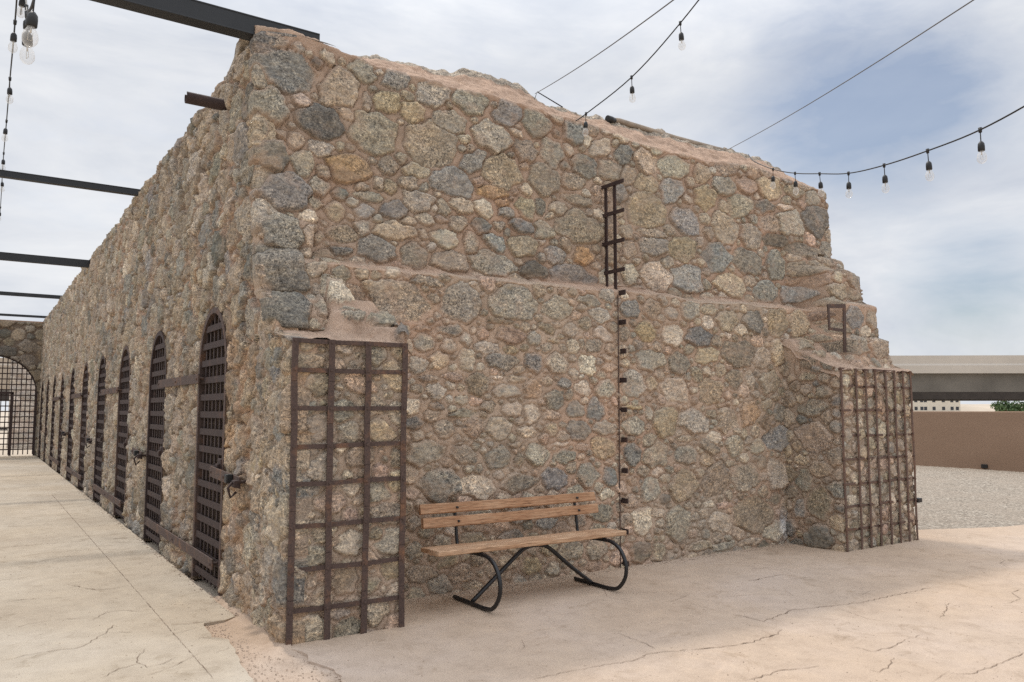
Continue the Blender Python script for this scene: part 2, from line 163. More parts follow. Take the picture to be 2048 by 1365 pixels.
def noise(nt, scale, detail=4, rough=.55, vec=None, dist=0.0):
    n = nt.nodes.new('ShaderNodeTexNoise'); n.inputs['Scale'].default_value = scale
    n.inputs['Detail'].default_value = detail; n.inputs['Roughness'].default_value = rough
    n.inputs['Distortion'].default_value = dist
    if vec is None:
        tc = nt.nodes.new('ShaderNodeTexCoord'); vec = tc.outputs['Object']
    nt.links.new(vec, n.inputs['Vector']); return n.outputs['Fac']
def scaled(nt, s, rot=(0,0,0)):
    tc = nt.nodes.new('ShaderNodeTexCoord'); mp = nt.nodes.new('ShaderNodeMapping')
    mp.inputs['Scale'].default_value = s; mp.inputs['Rotation'].default_value = rot
    nt.links.new(tc.outputs['Object'], mp.inputs['Vector']); return mp.outputs[0]
def math_(nt, op, a, b=None):
    m = nt.nodes.new('ShaderNodeMath'); m.operation = op
    for i, v in enumerate((a, b)):
        if v is None: continue
        if hasattr(v, 'is_output'): nt.links.new(v, m.inputs[i])
        else: m.inputs[i].default_value = v
    return m.outputs[0]
def bump(nt, b, h, strength=.4, dist=.01):
    n = nt.nodes.new('ShaderNodeBump'); n.inputs['Strength'].default_value = strength
    n.inputs['Distance'].default_value = dist
    nt.links.new(h, n.inputs['Height']); nt.links.new(n.outputs[0], b.inputs['Normal'])

def mat_masonry():
    m, nt, b = newmat('rubble_masonry')
    at = N(nt, 'ShaderNodeAttribute', attribute_name='Col')
    base, mask = at.outputs['Color'], at.outputs['Alpha']
    # granite speckle: dark mica and pale feldspar grains
    n1 = noise(nt, 55, 3, .7); n2 = noise(nt, 130, 2, .6); n3 = noise(nt, 9, 4, .6)
    st = noise(nt, 14, 4, .65, scaled(nt, (1, 1, 3.2), (.4, .5, .2)), .6)
    n4 = noise(nt, 19, 5, .75)
    dark = ramp(nt, n1, [(.35, (.33, .33, .34)), (.46, (.96, .96, .96)), (.56, (1.08, 1.08, 1.07)), (.66, (1.85, 1.81, 1.72))])
    fine = ramp(nt, n2, [(.36, (.52, .52, .53)), (.5, (1.02, 1.02, 1.02)), (.64, (1.5, 1.48, 1.44))])
    strk = ramp(nt, st, [(.35, (.74, .76, .79)), (.50, (1, 1, 1)), (.66, (1.24, 1.21, 1.15))])
    blot = ramp(nt, n4, [(.34, (.66, .66, .67)), (.48, (1, 1, 1)), (.66, (1.28, 1.26, 1.22))])
    n5 = noise(nt, 3.3, 2, .5)
    am = ramp(nt, n5, [(.36, (.35, .35, .35)), (.60, (1, 1, 1))])
    c = mixc(nt, base, mixc(nt, (1, 1, 1), dark, am), 1.0, 'MULTIPLY'); c = mixc(nt, c, mixc(nt, (1, 1, 1), fine, am), 1.0, 'MULTIPLY'); c = mixc(nt, c, strk, 1.0, 'MULTIPLY'); c = mixc(nt, c, blot, 1.0, 'MULTIPLY')
    # mortar: sandier, softer variation
    mo = ramp(nt, n3, [(.3, (.84, .82, .80)), (.5, (1, 1, 1)), (.7, (1.12, 1.1, 1.06))])
    mf = ramp(nt, n2, [(.35, (.84, .84, .84)), (.65, (1.12, 1.12, 1.12))])
    mc = mixc(nt, mixc(nt, base, mo, 1.0, 'MULTIPLY'), mf, 1.0, 'MULTIPLY')
    out = mixc(nt, mc, c, mask)
    nt.links.new(out, b.inputs['Base Color']); b.inputs['Roughness'].default_value = .92
    b.inputs['Specular IOR Level'].default_value = .2
    h = math_(nt, 'ADD', math_(nt, 'ADD', math_(nt, 'MULTIPLY', n1, .6), math_(nt, 'MULTIPLY', n4, 1.6)), math_(nt, 'MULTIPLY', n2, .3))
    bump(nt, b, h, 1.0, .014); return m
def mat_concrete(name, c1, c2, c3, warm=0.0):
    m, nt, b = newmat(name)
    a = noise(nt, .8, 5, .6); d = noise(nt, 6, 5, .65); f = noise(nt, 160, 2, .6); g = noise(nt, 32, 3, .6)
    c = ramp(nt, a, [(.32, c1), (.5, c2), (.68, c3)])
    c = mixc(nt, c, ramp(nt, d, [(.3, (.88, .87, .86)), (.5, (1, 1, 1)), (.72, (1.07, 1.07, 1.06))]), 1.0, 'MULTIPLY')
    c = mixc(nt, c, ramp(nt, f, [(.34, (.84, .84, .84)), (.5, (1, 1, 1)), (.7, (1.1, 1.1, 1.1))]), .8, 'MULTIPLY')
    c = mixc(nt, c, ramp(nt, g, [(.27, (.5, .45, .4)), (.34, (1, 1, 1)), (.70, (1, 1, 1)), (.76, (1.28, 1.26, 1.22))]), .8, 'MULTIPLY')
    s1 = noise(nt, 2.1, 7, .72, None, 1.2); s2 = noise(nt, .35, 3, .5)
    c = mixc(nt, c, ramp(nt, s1, [(.32, (.76, .73, .69)), (.44, (1, 1, 1)), (.58, (1, 1, 1)), (.72, (1.12, 1.11, 1.09))]), 1.0, 'MULTIPLY')
    c = mixc(nt, c, ramp(nt, s2, [(.3, (1.03, .99, .93)), (.7, (.98, 1.0, 1.03))]), 1.0, 'MULTIPLY')
    nt.links.new(c, b.inputs['Base Color']); b.inputs['Roughness'].default_value = .9
    b.inputs['Specular IOR Level'].default_value = .25
    bump(nt, b, math_(nt, 'ADD', f, math_(nt, 'MULTIPLY', d, 1.5)), .35, .006); return m
def mat_simple(name, col, rough=.6, metal=0.0, var=.12, scale=20, bmp=.1, spec=.5):
    m, nt, b = newmat(name)
    n = noise(nt, scale, 4, .6)
    lo = tuple(v*(1-var) for v in col); hi = tuple(min(1, v*(1+var)) for v in col)
    nt.links.new(ramp(nt, n, [(.3, lo), (.7, hi)]), b.inputs['Base Color'])
    b.inputs['Roughness'].default_value = rough; b.inputs['Metallic'].default_value = metal
    b.inputs['Specular IOR Level'].default_value = spec
    if bmp: bump(nt, b, n, bmp, .01)
    return m
def mat_rust(name, dark, rust, lo=.5, hi=.68):
    m, nt, b = newmat(name)
    n = noise(nt, 7, 6, .65); f = noise(nt, 90, 3, .6)
    c = ramp(nt, n, [(.3, dark), (lo, tuple(v*1.15 for v in dark)), (hi, rust)])
    c = mixc(nt, c, ramp(nt, f, [(.3, (.65, .65, .65)), (.7, (1.35, 1.3, 1.25))]), 1.0, 'MULTIPLY')
    nt.links.new(c, b.inputs['Base Color']); b.inputs['Roughness'].default_value = .72
    b.inputs['Specular IOR Level'].default_value = .35
    bump(nt, b, math_(nt, 'ADD', f, n), .5, .004); return m
def mat_wood(name, base, dark, grey):
    m, nt, b = newmat(name)
    v = scaled(nt, (1.2, 26, 26)); g = noise(nt, 3.2, 6, .7, v, .4)
    v2 = scaled(nt, (4, 90, 90)); f = noise(nt, 2.5, 3, .6, v2)
    p = noise(nt, 2.2, 3, .6)
    c = ramp(nt, g, [(.28, dark), (.5, base), (.72, grey)])
    c = mixc(nt, c, ramp(nt, f, [(.36, (.55, .5, .46)), (.48, (1, 1, 1)), (.66, (1.16, 1.14, 1.12))]), 1.0, 'MULTIPLY')
    c = mixc(nt, c, ramp(nt, p, [(.35, (.86, .78, .72)), (.65, (1.1, 1.12, 1.15))]), 1.0, 'MULTIPLY')
    nt.links.new(c, b.inputs['Base Color']); b.inputs['Roughness'].default_value = .75
    b.inputs['Specular IOR Level'].default_value = .3
    bump(nt, b, g, .4, .004); return m
def mat_glass():
    m, nt, b = newmat('bulb_glass')
    tr = nt.nodes.new('ShaderNodeBsdfTransparent'); tr.inputs[0].default_value = (.97, .97, .97, 1)
    b.inputs['Base Color'].default_value = (.9, .89, .86, 1); b.inputs['Roughness'].default_value = .08
    b.inputs['Specular IOR Level'].default_value = .8
    lw = nt.nodes.new('ShaderNodeLayerWeight'); lw.inputs[0].default_value = .35
    f = math_(nt, 'ADD', math_(nt, 'MULTIPLY', lw.outputs['Facing'], .45), .12)
    mx = nt.nodes.new('ShaderNodeMixShader'); nt.links.new(f, mx.inputs[0]); nt.links.new(tr.outputs[0], mx.inputs[1]); nt.links.new(b.outputs[0], mx.inputs[2])
    nt.links.new(mx.outputs[0], nt.nodes['Material Output'].inputs['Surface']); return m
def mat_leaf():
    m, nt, b = newmat('bush_leaves')
    n = noise(nt, 2.5, 3, .6)
    nt.links.new(ramp(nt, n, [(.3, (.035, .07, .022)), (.7, (.085, .14, .04))]), b.inputs['Base Color'])
    b.inputs['Roughness'].default_value = .7; return m
def mat_stucco():
    m, nt, b = newmat('brown_stucco')
    n = noise(nt, .35, 5, .6, scaled(nt, (1, 1, 2.5))); f = noise(nt, 60, 3, .6)
    c = ramp(nt, n, [(.3, (.275, .185, .13)), (.7, (.335, .23, .165))])
    c = mixc(nt, c, ramp(nt, f, [(.3, (.85, .85, .85)), (.7, (1.1, 1.1, 1.1))]), 1.0, 'MULTIPLY')
    nt.links.new(c, b.inputs['Base Color']); b.inputs['Roughness'].default_value = .95
    b.inputs['Specular IOR Level'].default_value = .15
    bump(nt, b, f, .6, .01); return m
def mat_gravel():
    m, nt, b = newmat('yard_gravel')
    vo = nt.nodes.new('ShaderNodeTexVoronoi'); vo.inputs['Scale'].default_value = 30
    tc = nt.nodes.new('ShaderNodeTexCoord'); nt.links.new(tc.outputs['Object'], vo.inputs['Vector'])
    n = noise(nt, 1.1, 5, .65); s = noise(nt, 30, 3, .7)
    g = ramp(nt, vo.outputs['Color'], [(.15, (.19, .16, .13)), (.5, (.38, .33, .27)), (.9, (.56, .50, .42))])
    c = mixc(nt, g, (.40, .335, .27), ramp(nt, n, [(.42, (.25, .25, .25)), (.62, (.8, .8, .8))]))
    c = mixc(nt, c, ramp(nt, s, [(.32, (.7, .7, .7)), (.66, (1.15, 1.15, 1.15))]), 1.0, 'MULTIPLY')
    nt.links.new(c, b.inputs['Base Color']); b.inputs['Roughness'].default_value = .95
    b.inputs['Specular IOR Level'].default_value = .15
    bump(nt, b, vo.outputs['Distance'], .9, .03); return m

M_ST = mat_masonry()
M_WALK = mat_concrete('pale_walkway_concrete', (.40, .335, .262), (.455, .39, .31), (.50, .435, .355))
M_PAVE = mat_concrete('pinkish_pavement_concrete', (.455, .352, .268), (.505, .396, .305), (.535, .428, .345))
M_DIRT = mat_concrete('sandy_dirt', (.40, .30, .22), (.46, .352, .27), (.52, .415, .33))
M_FAR = mat_simple('far_sand', (.50, .42, .33), .95, 0, .2, .03, 0)
M_GRAV = mat_gravel()
M_RUST = mat_rust('rusty_strap_iron', (.074, .050, .043), (.19, .10, .058), .52, .75)
M_IRON = mat_rust('dark_door_iron', (.042, .027, .025), (.085, .045, .034), .55, .75)
M_GRIL = mat_rust('weathered_grille_iron', (.115, .075, .06), (.16, .085, .055), .5, .7)
M_BEAM = mat_simple('black_steel_beam', (.013, .015, .018), .45, 0, .15, 8, 0)
M_TUBE = mat_simple('black_painted_tube', (.010, .010, .012), .38, 0, .2, 30, .05)
M_WOOD = mat_wood('weathered_bench_wood', (.44, .265, .155), (.24, .12, .07), (.54, .38, .25))
M_WOOD2 = mat_wood('pale_bench_wood', (.52, .345, .215), (.33, .18, .11), (.62, .46, .32))
M_BLK = mat_simple('black_rubber', (.012, .012, .013), .5, 0, .1, 30, 0)
M_WIRE = mat_simple('grey_wire', (.12, .12, .125), .5, 0, .1, 30, 0)
M_GLASS = mat_glass()
M_FIL = mat_simple('bulb_filament_stem', (.55, .5, .42), .4, 0, .1, 30, 0)
M_CRACK = mat_simple('crack_dirt', (.20, .14, .10), .95, 0, .25, 60, 0)
M_STUC = mat_stucco()
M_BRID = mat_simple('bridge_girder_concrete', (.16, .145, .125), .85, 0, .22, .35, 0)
M_BARR = mat_simple('bridge_barrier_concrete', (.52, .47, .41), .85, 0, .08, .3, 0)
M_HOUSE = mat_simple('cream_render', (.66, .60, .50), .85, 0, .05, .2, 0)
M_WIN = mat_simple('dark_window_glass', (.03, .035, .045), .2, 0, .2, .5, 0)
M_DARK = mat_simple('shade_dark_plaster', (.045, .036, .03), .95, 0, .2, 2, 0)  # shade of the cell interiors put into the colour, near black
M_LEAF = mat_leaf(); M_BARK = mat_simple('bush_bark', (.12, .09, .06), .9, 0, .2, 8, 0)
M_CAP = mat_simple('mortar_roof', (.42, .27, .185), .95, 0, .15, 3, .3)

# ---------------------------------------------------------------- stone courses
COL = dict(g=(.335,.305,.252), d=(.215,.208,.188), b=(.262,.262,.252), k=(.145,.145,.138), t=(.365,.302,.230), c=(.49,.425,.335),
           o=(.41,.25,.125), y=(.385,.315,.215), p=(.44,.315,.237), D=(.225,.215,.19), K=(.20,.19,.162), G=(.29,.272,.232),
           C=(.62,.52,.415), O=(.36,.255,.145), P=(.46,.30,.20), Y=(.475,.375,.225), T=(.33,.26,.19))
_tan = np.array((1.17, .98, .79))
for _k in COL:
    _c = np.array(COL[_k]); _l = _c.mean(); COL[_k] = tuple((_c*.70+.30*_l*_tan)*(1.13 if _l > .25 else 1.17))
MORT = np.array((.455, .330, .247))
def parse(s):
    out = []
    for e in s.split('|'):
        t = e.split(); u, v, a, b, c, d = map(float, t[:6]); code = t[6]
        out.append([u, v, np.array([[a, b], [c, d]]), code])
    return out
def auto(u, v, r, asp, ang, rng, codes):
    ca, sa = math.cos(ang), math.sin(ang); a = r*asp; b = r/asp**.3
    return [u, v, np.array([[ca*a, -sa*b], [sa*a, ca*b]]), rng.choice(list(codes))]
def sdist(s, U, V, i):
    u, v, M, code = s; I = np.linalg.inv(M)
    dx = U-u; dy = V-v
    p = I[0,0]*dx+I[0,1]*dy; q = I[1,0]*dx+I[1,1]*dy
    th = np.arctan2(q, p); rr = np.random.RandomState(i*7+13)
    f = rr.rand(5)*6.283; e = 2.7+rr.rand()*1.5
    p = p/1.10; q = q/1.10
    r = (np.abs(p)**e+np.abs(q)**e)**(1/e)
    n = 6+int(rr.rand()*2); a0 = rr.rand()*6.283; pol = 0
    for j in range(n):
        a = a0+6.283*(j+.55*(rr.rand()-.5))/n
        pol = np.maximum(pol, (p*math.cos(a)+q*math.sin(a))/(.80+.20*rr.rand()))
    r = np.maximum(r*.90, pol*.97)
    k = 1+.03*np.cos(2*th+f[0])+.04*np.cos(3*th+f[1])+.03*np.cos(4*th+f[2])+.02*np.cos(6*th+f[3])+.014*np.cos(9*th+f[4])
    return r/k
def fill(stones, u0, u1, v0, v1, rmax, rmin, seed, codes, dens=1.0, ok=None, cell=.018):
    """adds stones where there is room between the ones already laid"""
    rng = np.random.RandomState(seed)
    us = np.arange(u0, u1, cell); vs = np.arange(v0, v1, cell)
    cl = np.full((len(us), len(vs)), 9.0)
    def stamp(s, i):
        R = abs(s[2]).sum(1).max()+.30
        a = np.searchsorted(us, s[0]-R); b = np.searchsorted(us, s[0]+R)
        c = np.searchsorted(vs, s[1]-R); d = np.searchsorted(vs, s[1]+R)
        if b <= a or d <= c: return
        U, V = np.meshgrid(us[a:b], vs[c:d], indexing='ij')
        rd = math.sqrt(abs(np.linalg.det(s[2])))
        cl[a:b, c:d] = np.minimum(cl[a:b, c:d], (sdist(s, U, V, i)-1)*rd)
    for i, s in enumerate(stones): stamp(s, i)
    area = (u1-u0)*(v1-v0); steps = 9
    for k in range(steps):
        r = rmax*(rmin/rmax)**(k/(steps-1))
        n = int(dens*area/(r*r)*3.0)
        iu = rng.randint(0, len(us), n); iv = rng.randint(0, len(vs), n)
        for a, b in zip(iu, iv):
            if cl[a, b] > r*.93+.006:
                u, v = us[a], vs[b]
                if ok is not None and not ok(u, v): continue
                s = auto(u, v, r*(.9+.2*rng.rand()), 1+.45*rng.rand(), rng.normal()*.28, rng, codes)
                stones.append(s); stamp(s, len(stones)-1)
    return stones
FAC = 1.0
def stone_field(U, V, stones, seed, prot=(.012, .03), joint=.006, warp=1.0, mort=MORT, mort_var=.16):
    """U,V arrays (rows x cols, U constant down a column); returns height, colour, mask"""
    U2 = U + warp*(.019*fbm(U*9, V*9, seed)+.006*fbm(U*28, V*28, seed+5, 3))
    V2 = V + warp*(.019*fbm(U*9+31, V*9, seed+9)+.006*fbm(U*28, V*28+17, seed+3, 3))
    d1 = np.full(U.shape, 1e3); d2 = np.full(U.shape, 1e3); idx = np.full(U.shape, -1)
    ucol = U[0]; vmin = V.min(1); vmax = V.max(1)
    for i, s in enumerate(stones):
        rd = math.sqrt(abs(np.linalg.det(s[2])))
        R = abs(s[2]).sum(1).max()*1.25+.06
        a = np.searchsorted(ucol, s[0]-R); b = np.searchsorted(ucol, s[0]+R)
        if b <= a: continue
        rr = np.where((vmax > s[1]-R) & (vmin < s[1]+R))[0]
        if len(rr) == 0: continue
        c, d = rr[0], rr[-1]+1
        m = (sdist(s, U2[c:d, a:b], V2[c:d, a:b], i)-1)*rd
        D1 = d1[c:d, a:b]; D2 = d2[c:d, a:b]; I = idx[c:d, a:b]
        n = m < D1
        D2[:] = np.where(n, D1, np.minimum(D2, m)); D1[:] = np.where(n, m, D1); I[:] = np.where(n, i, I)
    ins = np.minimum(-d1, (d2-d1)*.5-joint*.5)
    ns = len(stones); rs = np.random.RandomState(seed+100)
    P = prot[0]+(prot[1]-prot[0])*rs.rand(ns+1); TX = rs.normal(size=ns+1)*.13; TZ = rs.normal(size=ns+1)*.13
    SX = np.array([s[0] for s in stones]+[0.]); SZ = np.array([s[1] for s in stones]+[0.])
    RD = np.array([math.sqrt(abs(np.linalg.det(s[2]))) for s in stones]+[1.])
    big = dict(D=.045, K=.05, G=.05, k=.012, d=.008)
    for i, s in enumerate(stones): P[i] += big.get(s[3], 0); P[i] *= min(1, .35+RD[i]/.09)
    colr = np.array([COL[s[3]] for s in stones]+[(0,0,0)])
    colr = colr*(1+.15*rs.normal(size=(ns+1, 1)))*(1+.014*rs.normal(size=(ns+1, 3)))
    inside = sstep(-.001, .006, ins)
    q = np.clip(ins, 0, 1)
    prof = 1-np.exp(-q/.0065)
    dome = np.sqrt(np.clip(q/np.maximum(RD[idx], .02), 0, 1))
    rough = FAC*(.012*fbm(U*11, V*11, seed+20, 4)+.007*fbm(U*40, V*40, seed+24, 3))
    # broken facets: ridged noise
    fac = FAC*.016*np.abs(fbm(U*6+idx*.37, V*6, seed+28, 3))
    hs = P[idx]*(.74*prof+.26*dome) + (TX[idx]*(U-SX[idx])+TZ[idx]*(V-SZ[idx]))*.6*prof + rough + fac*prof
    hm = .010*fbm(U*2.3, V*2.3, seed+40, 3)+.004*fbm(U*24, V*24, seed+43, 4) - .019*np.exp(-np.clip(-ins, 0, 1)/.0055)
    smear = sstep(0, .36, fbm(U*3.6+9, V*3.6, seed+50, 4))        # mortar smeared over a stone's rim
    inside2 = inside*(1-.9*smear*np.exp(-(q/.026)**2))*(1-.35*sstep(.1, .5, fbm(U*7, V*7+3, seed+55, 4)))
    h = hm*(1-inside)+hs*inside
    c = colr[idx]
    mixn = fbm(U*5, V*5, seed+60, 4)[..., None]
    c = c*(1+.22*mixn)+np.array((.02, .0, -.02))*fbm(U*4+50, V*4, seed+64, 3)[..., None]
    mc = mort*(1+.10*fbm(U*18, V*18, seed+77, 3)[..., None])*(1+mort_var*fbm(U*1.7, V*1.7, seed+70, 4)[..., None])+np.array((.055, -.008, -.022))*fbm(U*.9, V*.9+40, seed+74, 3)[..., None]
    col = mc*(1-inside2[..., None])+c*inside2[..., None]
    return h, np.clip(col, .02, .9), inside2

def interp(x, pts):
    a = np.array(pts); return np.interp(x, a[:, 0], a[:, 1])

# ================================================================ THE CELL BLOCK
B = empty('stone_cell_block', 'long rubble stone cell block with barred doorways, stepped corners and rusty iron lattice', 'building', (0, 0, 0))

# outward stepping corner piers: front plane y as a function of height
PIER_L = [(0, .60), (2.02, .56), (2.08, .40), (2.2, .44), (2.31, .50), (2.36, .66), (2.60, .70), (2.66, .75), (2.93, .78), (2.98, .80), (3.25, .86), (3.34, .885), (4.6, 1.0)]
PIER_R = [(0, .10), (1.95, .12), (2.10, .20), (2.31, .21), (2.36, .34), (2.74, .355), (2.80, .53), (3.15, .54), (3.24, .75), (3.36, .80), (3.44, .965), (4.6, 1.04)]
def y_front(x, z):
    ledge = 2.635+.012*x+.05*fbm(x*1.9, x*0, 900, 5)
    up = .90+.1*(z-2.65)/1.9
    t = sstep(-.035, .045, z-ledge)
    y = .69*(1-t)+up*t
    wl = 1-sstep(.40, .50, x+.05*fbm(z*3, z*0, 901, 2)); yl = np.minimum(y, interp(z, PIER_L)); y = y*(1-wl)+yl*wl
    wr = sstep(6.44, 6.66, x+.10*fbm(z*3, z*0, 902, 2)); yr = np.minimum(y, interp(z, PIER_R)); y = y*(1-wr)+yr*wr
    # corners round off
    y = y + .5*np.clip(.06-x, 0, 1)+ .5*np.clip(x-7.33, 0, 1)
    return y
ZE = [(0, 4.545), (.3, 4.54), (.5, 4.53), (.77, 4.48), (1.04, 4.44), (1.48, 4.44), (2.5, 4.45), (3.8, 4.37), (4.4, 4.33), (5.0, 4.33), (5.9, 4.41), (6.3, 4.39), (7.0, 4.33), (7.38, 4.30)]
ZR = [(0, 4.57), (.5, 4.56), (.8, 4.60), (1.2, 4.72), (1.6, 4.75), (1.94, 4.73), (2.05, 4.81), (2.28, 4.85), (2.76, 4.82), (2.90, 4.73), (3.28, 4.68), (3.62, 4.69), (4.1, 4.72), (4.8, 4.71), (5.4, 4.69), (6.0, 4.73), (6.5, 4.72), (6.9, 4.66), (7.38, 4.44)]

def front_wall():
    xs = np.concatenate([[0]*6, np.arange(0, 7.38, .0095), [7.38]*6])
    ex = np.concatenate([np.linspace(.16, .012, 6), np.zeros(len(xs)-12), np.linspace(.012, .16, 6)])
    za = np.arange(-.06, 2.60, .010); zb = np.linspace(2.60, 2.72, 26)[1:]; zc = np.arange(2.73, 4.30, .0098)
    ze = interp(xs, ZE)+.02*fbm(xs*3.1, xs*0, 910, 4); zr = interp(xs, ZR)+.035*fbm(xs*4.2, xs*0+5, 915, 5)
    nA = len(za)+len(zb)+len(zc); nC = 14; nD = 34; nE = 10
    R = nA+nC+nD+nE; X = np.tile(xs, (R, 1)); Z = np.zeros((R, len(xs))); Yo = np.zeros_like(Z)
    Z[:nA] = np.concatenate([za, zb, zc])[:, None]
    t = (np.arange(nC)+1)[:, None]/nC; Z[nA:nA+nC] = 4.30+(ze-4.30)*t
    for_y = y_front(X, np.minimum(Z, ze)); Y = for_y.copy()
    ytop = Y[nA+nC-1]
    t = (np.arange(nD)+1)[:, None]/nD
    Z[nA+nC:nA+nC+nD] = ze+(zr-ze)*(t**1.15); Y[nA+nC:nA+nC+nD] = ytop+.38*t
    t = (np.arange(nE)+1)[:, None]/nE
    Z[nA+nC+nD:] = zr-.30*t**1.5; Y[nA+nC+nD:] = ytop+.38+.55*t
    # stones
    SU = parse(ST_U); SL = parse(ST_L)
    for s in SL:
        if s[3] not in 'DKGT': s[2] = s[2]*.93
    fill(SU, 0, 7.4, 2.70, 4.42, .10, .03, 11, 'ttttgcpg', .8)
    fill(SL, 0, 7.4, -.02, 2.62, .075, .024, 12, 'ttgcptt', .32)
    rh = 2.655+.012*X+.05*fbm(X*1.9, X*0, 900, 5)
    V = Z.copy(); V[nA+nC:] = 20
    hu, cu_, mu = stone_field(X, V, SU, 21, (.010, .029), .006)
    hl, cl_, ml = stone_field(X, V, SL, 22, (.007, .019), .007, mort=np.array((.525, .398, .302)))
    up = (V > rh)
    h = np.where(up, hu, hl); col = np.where(up[..., None], cu_, cl_); mk = np.where(up, mu, ml)
    ws = (np.clip(np.exp(-((X-5.92)/.10)**2-((Z-.20)/.15)**2)*(.9+2.2*fbm(X*9, Z*5, 812, 4)), 0, 1))[..., None]*.8
    col = col*(1-ws)+np.array((.60, .60, .61))*ws
    # ledge and cap are smooth reddish mortar
    led = np.exp(-((V-rh-.008)/.040)**2)*(1-sstep(7.0, 7.4, X)*0)
    led = np.clip(led*1.3*(1-(X < .45)*1.0), 0, 1)*np.clip(.8+1.3*fbm(X*3.3, V*3, 77), 0, 1)
    capm = np.zeros_like(Z); capm[nA+nC:] = 1
    edge = np.clip((Z-(ze-.025-.05*np.clip(fbm(X*1.9, X*0, 930, 3), -1, 1)))/.05, 0, 1)*(X > .7)
    capm = np.maximum(capm, edge)
    red = np.array((.50, .355, .265))*(1+.22*fbm(X*4, Y*9+Z*5, 940, 5)[..., None])
    w = np.maximum(led, capm)[..., None]
    col = col*(1-w)+red*w; mk = mk*(1-w[..., 0]); h = h*(1-w[..., 0])+w[..., 0]*(.012+.034*fbm(X*7, Y*9+Z*5, 950, 6))
    # rocky ridge behind the cap
    rg = np.zeros_like(Z); rg[nA+nC+int(nD*.78):] = 1
    rgc = np.array((.36, .31, .255))*(1+.3*fbm(X*9, Y*9, 960, 3)[..., None])
    col = np.where(rg[..., None] > 0, rgc, col); mk = np.where(rg > 0, 1, mk); h = h+rg*.03*fbm(X*9, Y*9, 961, 3)
    # normal from the base surface
    dyz = np.gradient(Y, axis=0); dzz = np.gradient(Z, axis=0); L = np.hypot(dyz, dzz)+1e-6
    nz = np.clip(dyz/L, 0, 1); ny = -np.clip(dzz/L, 0, 1)
    ln = np.hypot(nz, ny)+1e-6; nz /= ln; ny /= ln
    Yf = Y+ny*h+ex[None, :]; Zf = Z+nz*h
    Xf = X.copy(); Xf[:, :6] -= (.004+.6*np.clip(h[:, :6], 0, .05)); Xf[:, -6:] += .02
    # red scar where the grate is set into the wall
    return grid_mesh('wall', Xf, Yf, Zf, M_ST, B, np.clip(col, .02, .9), mk)
front_wall()

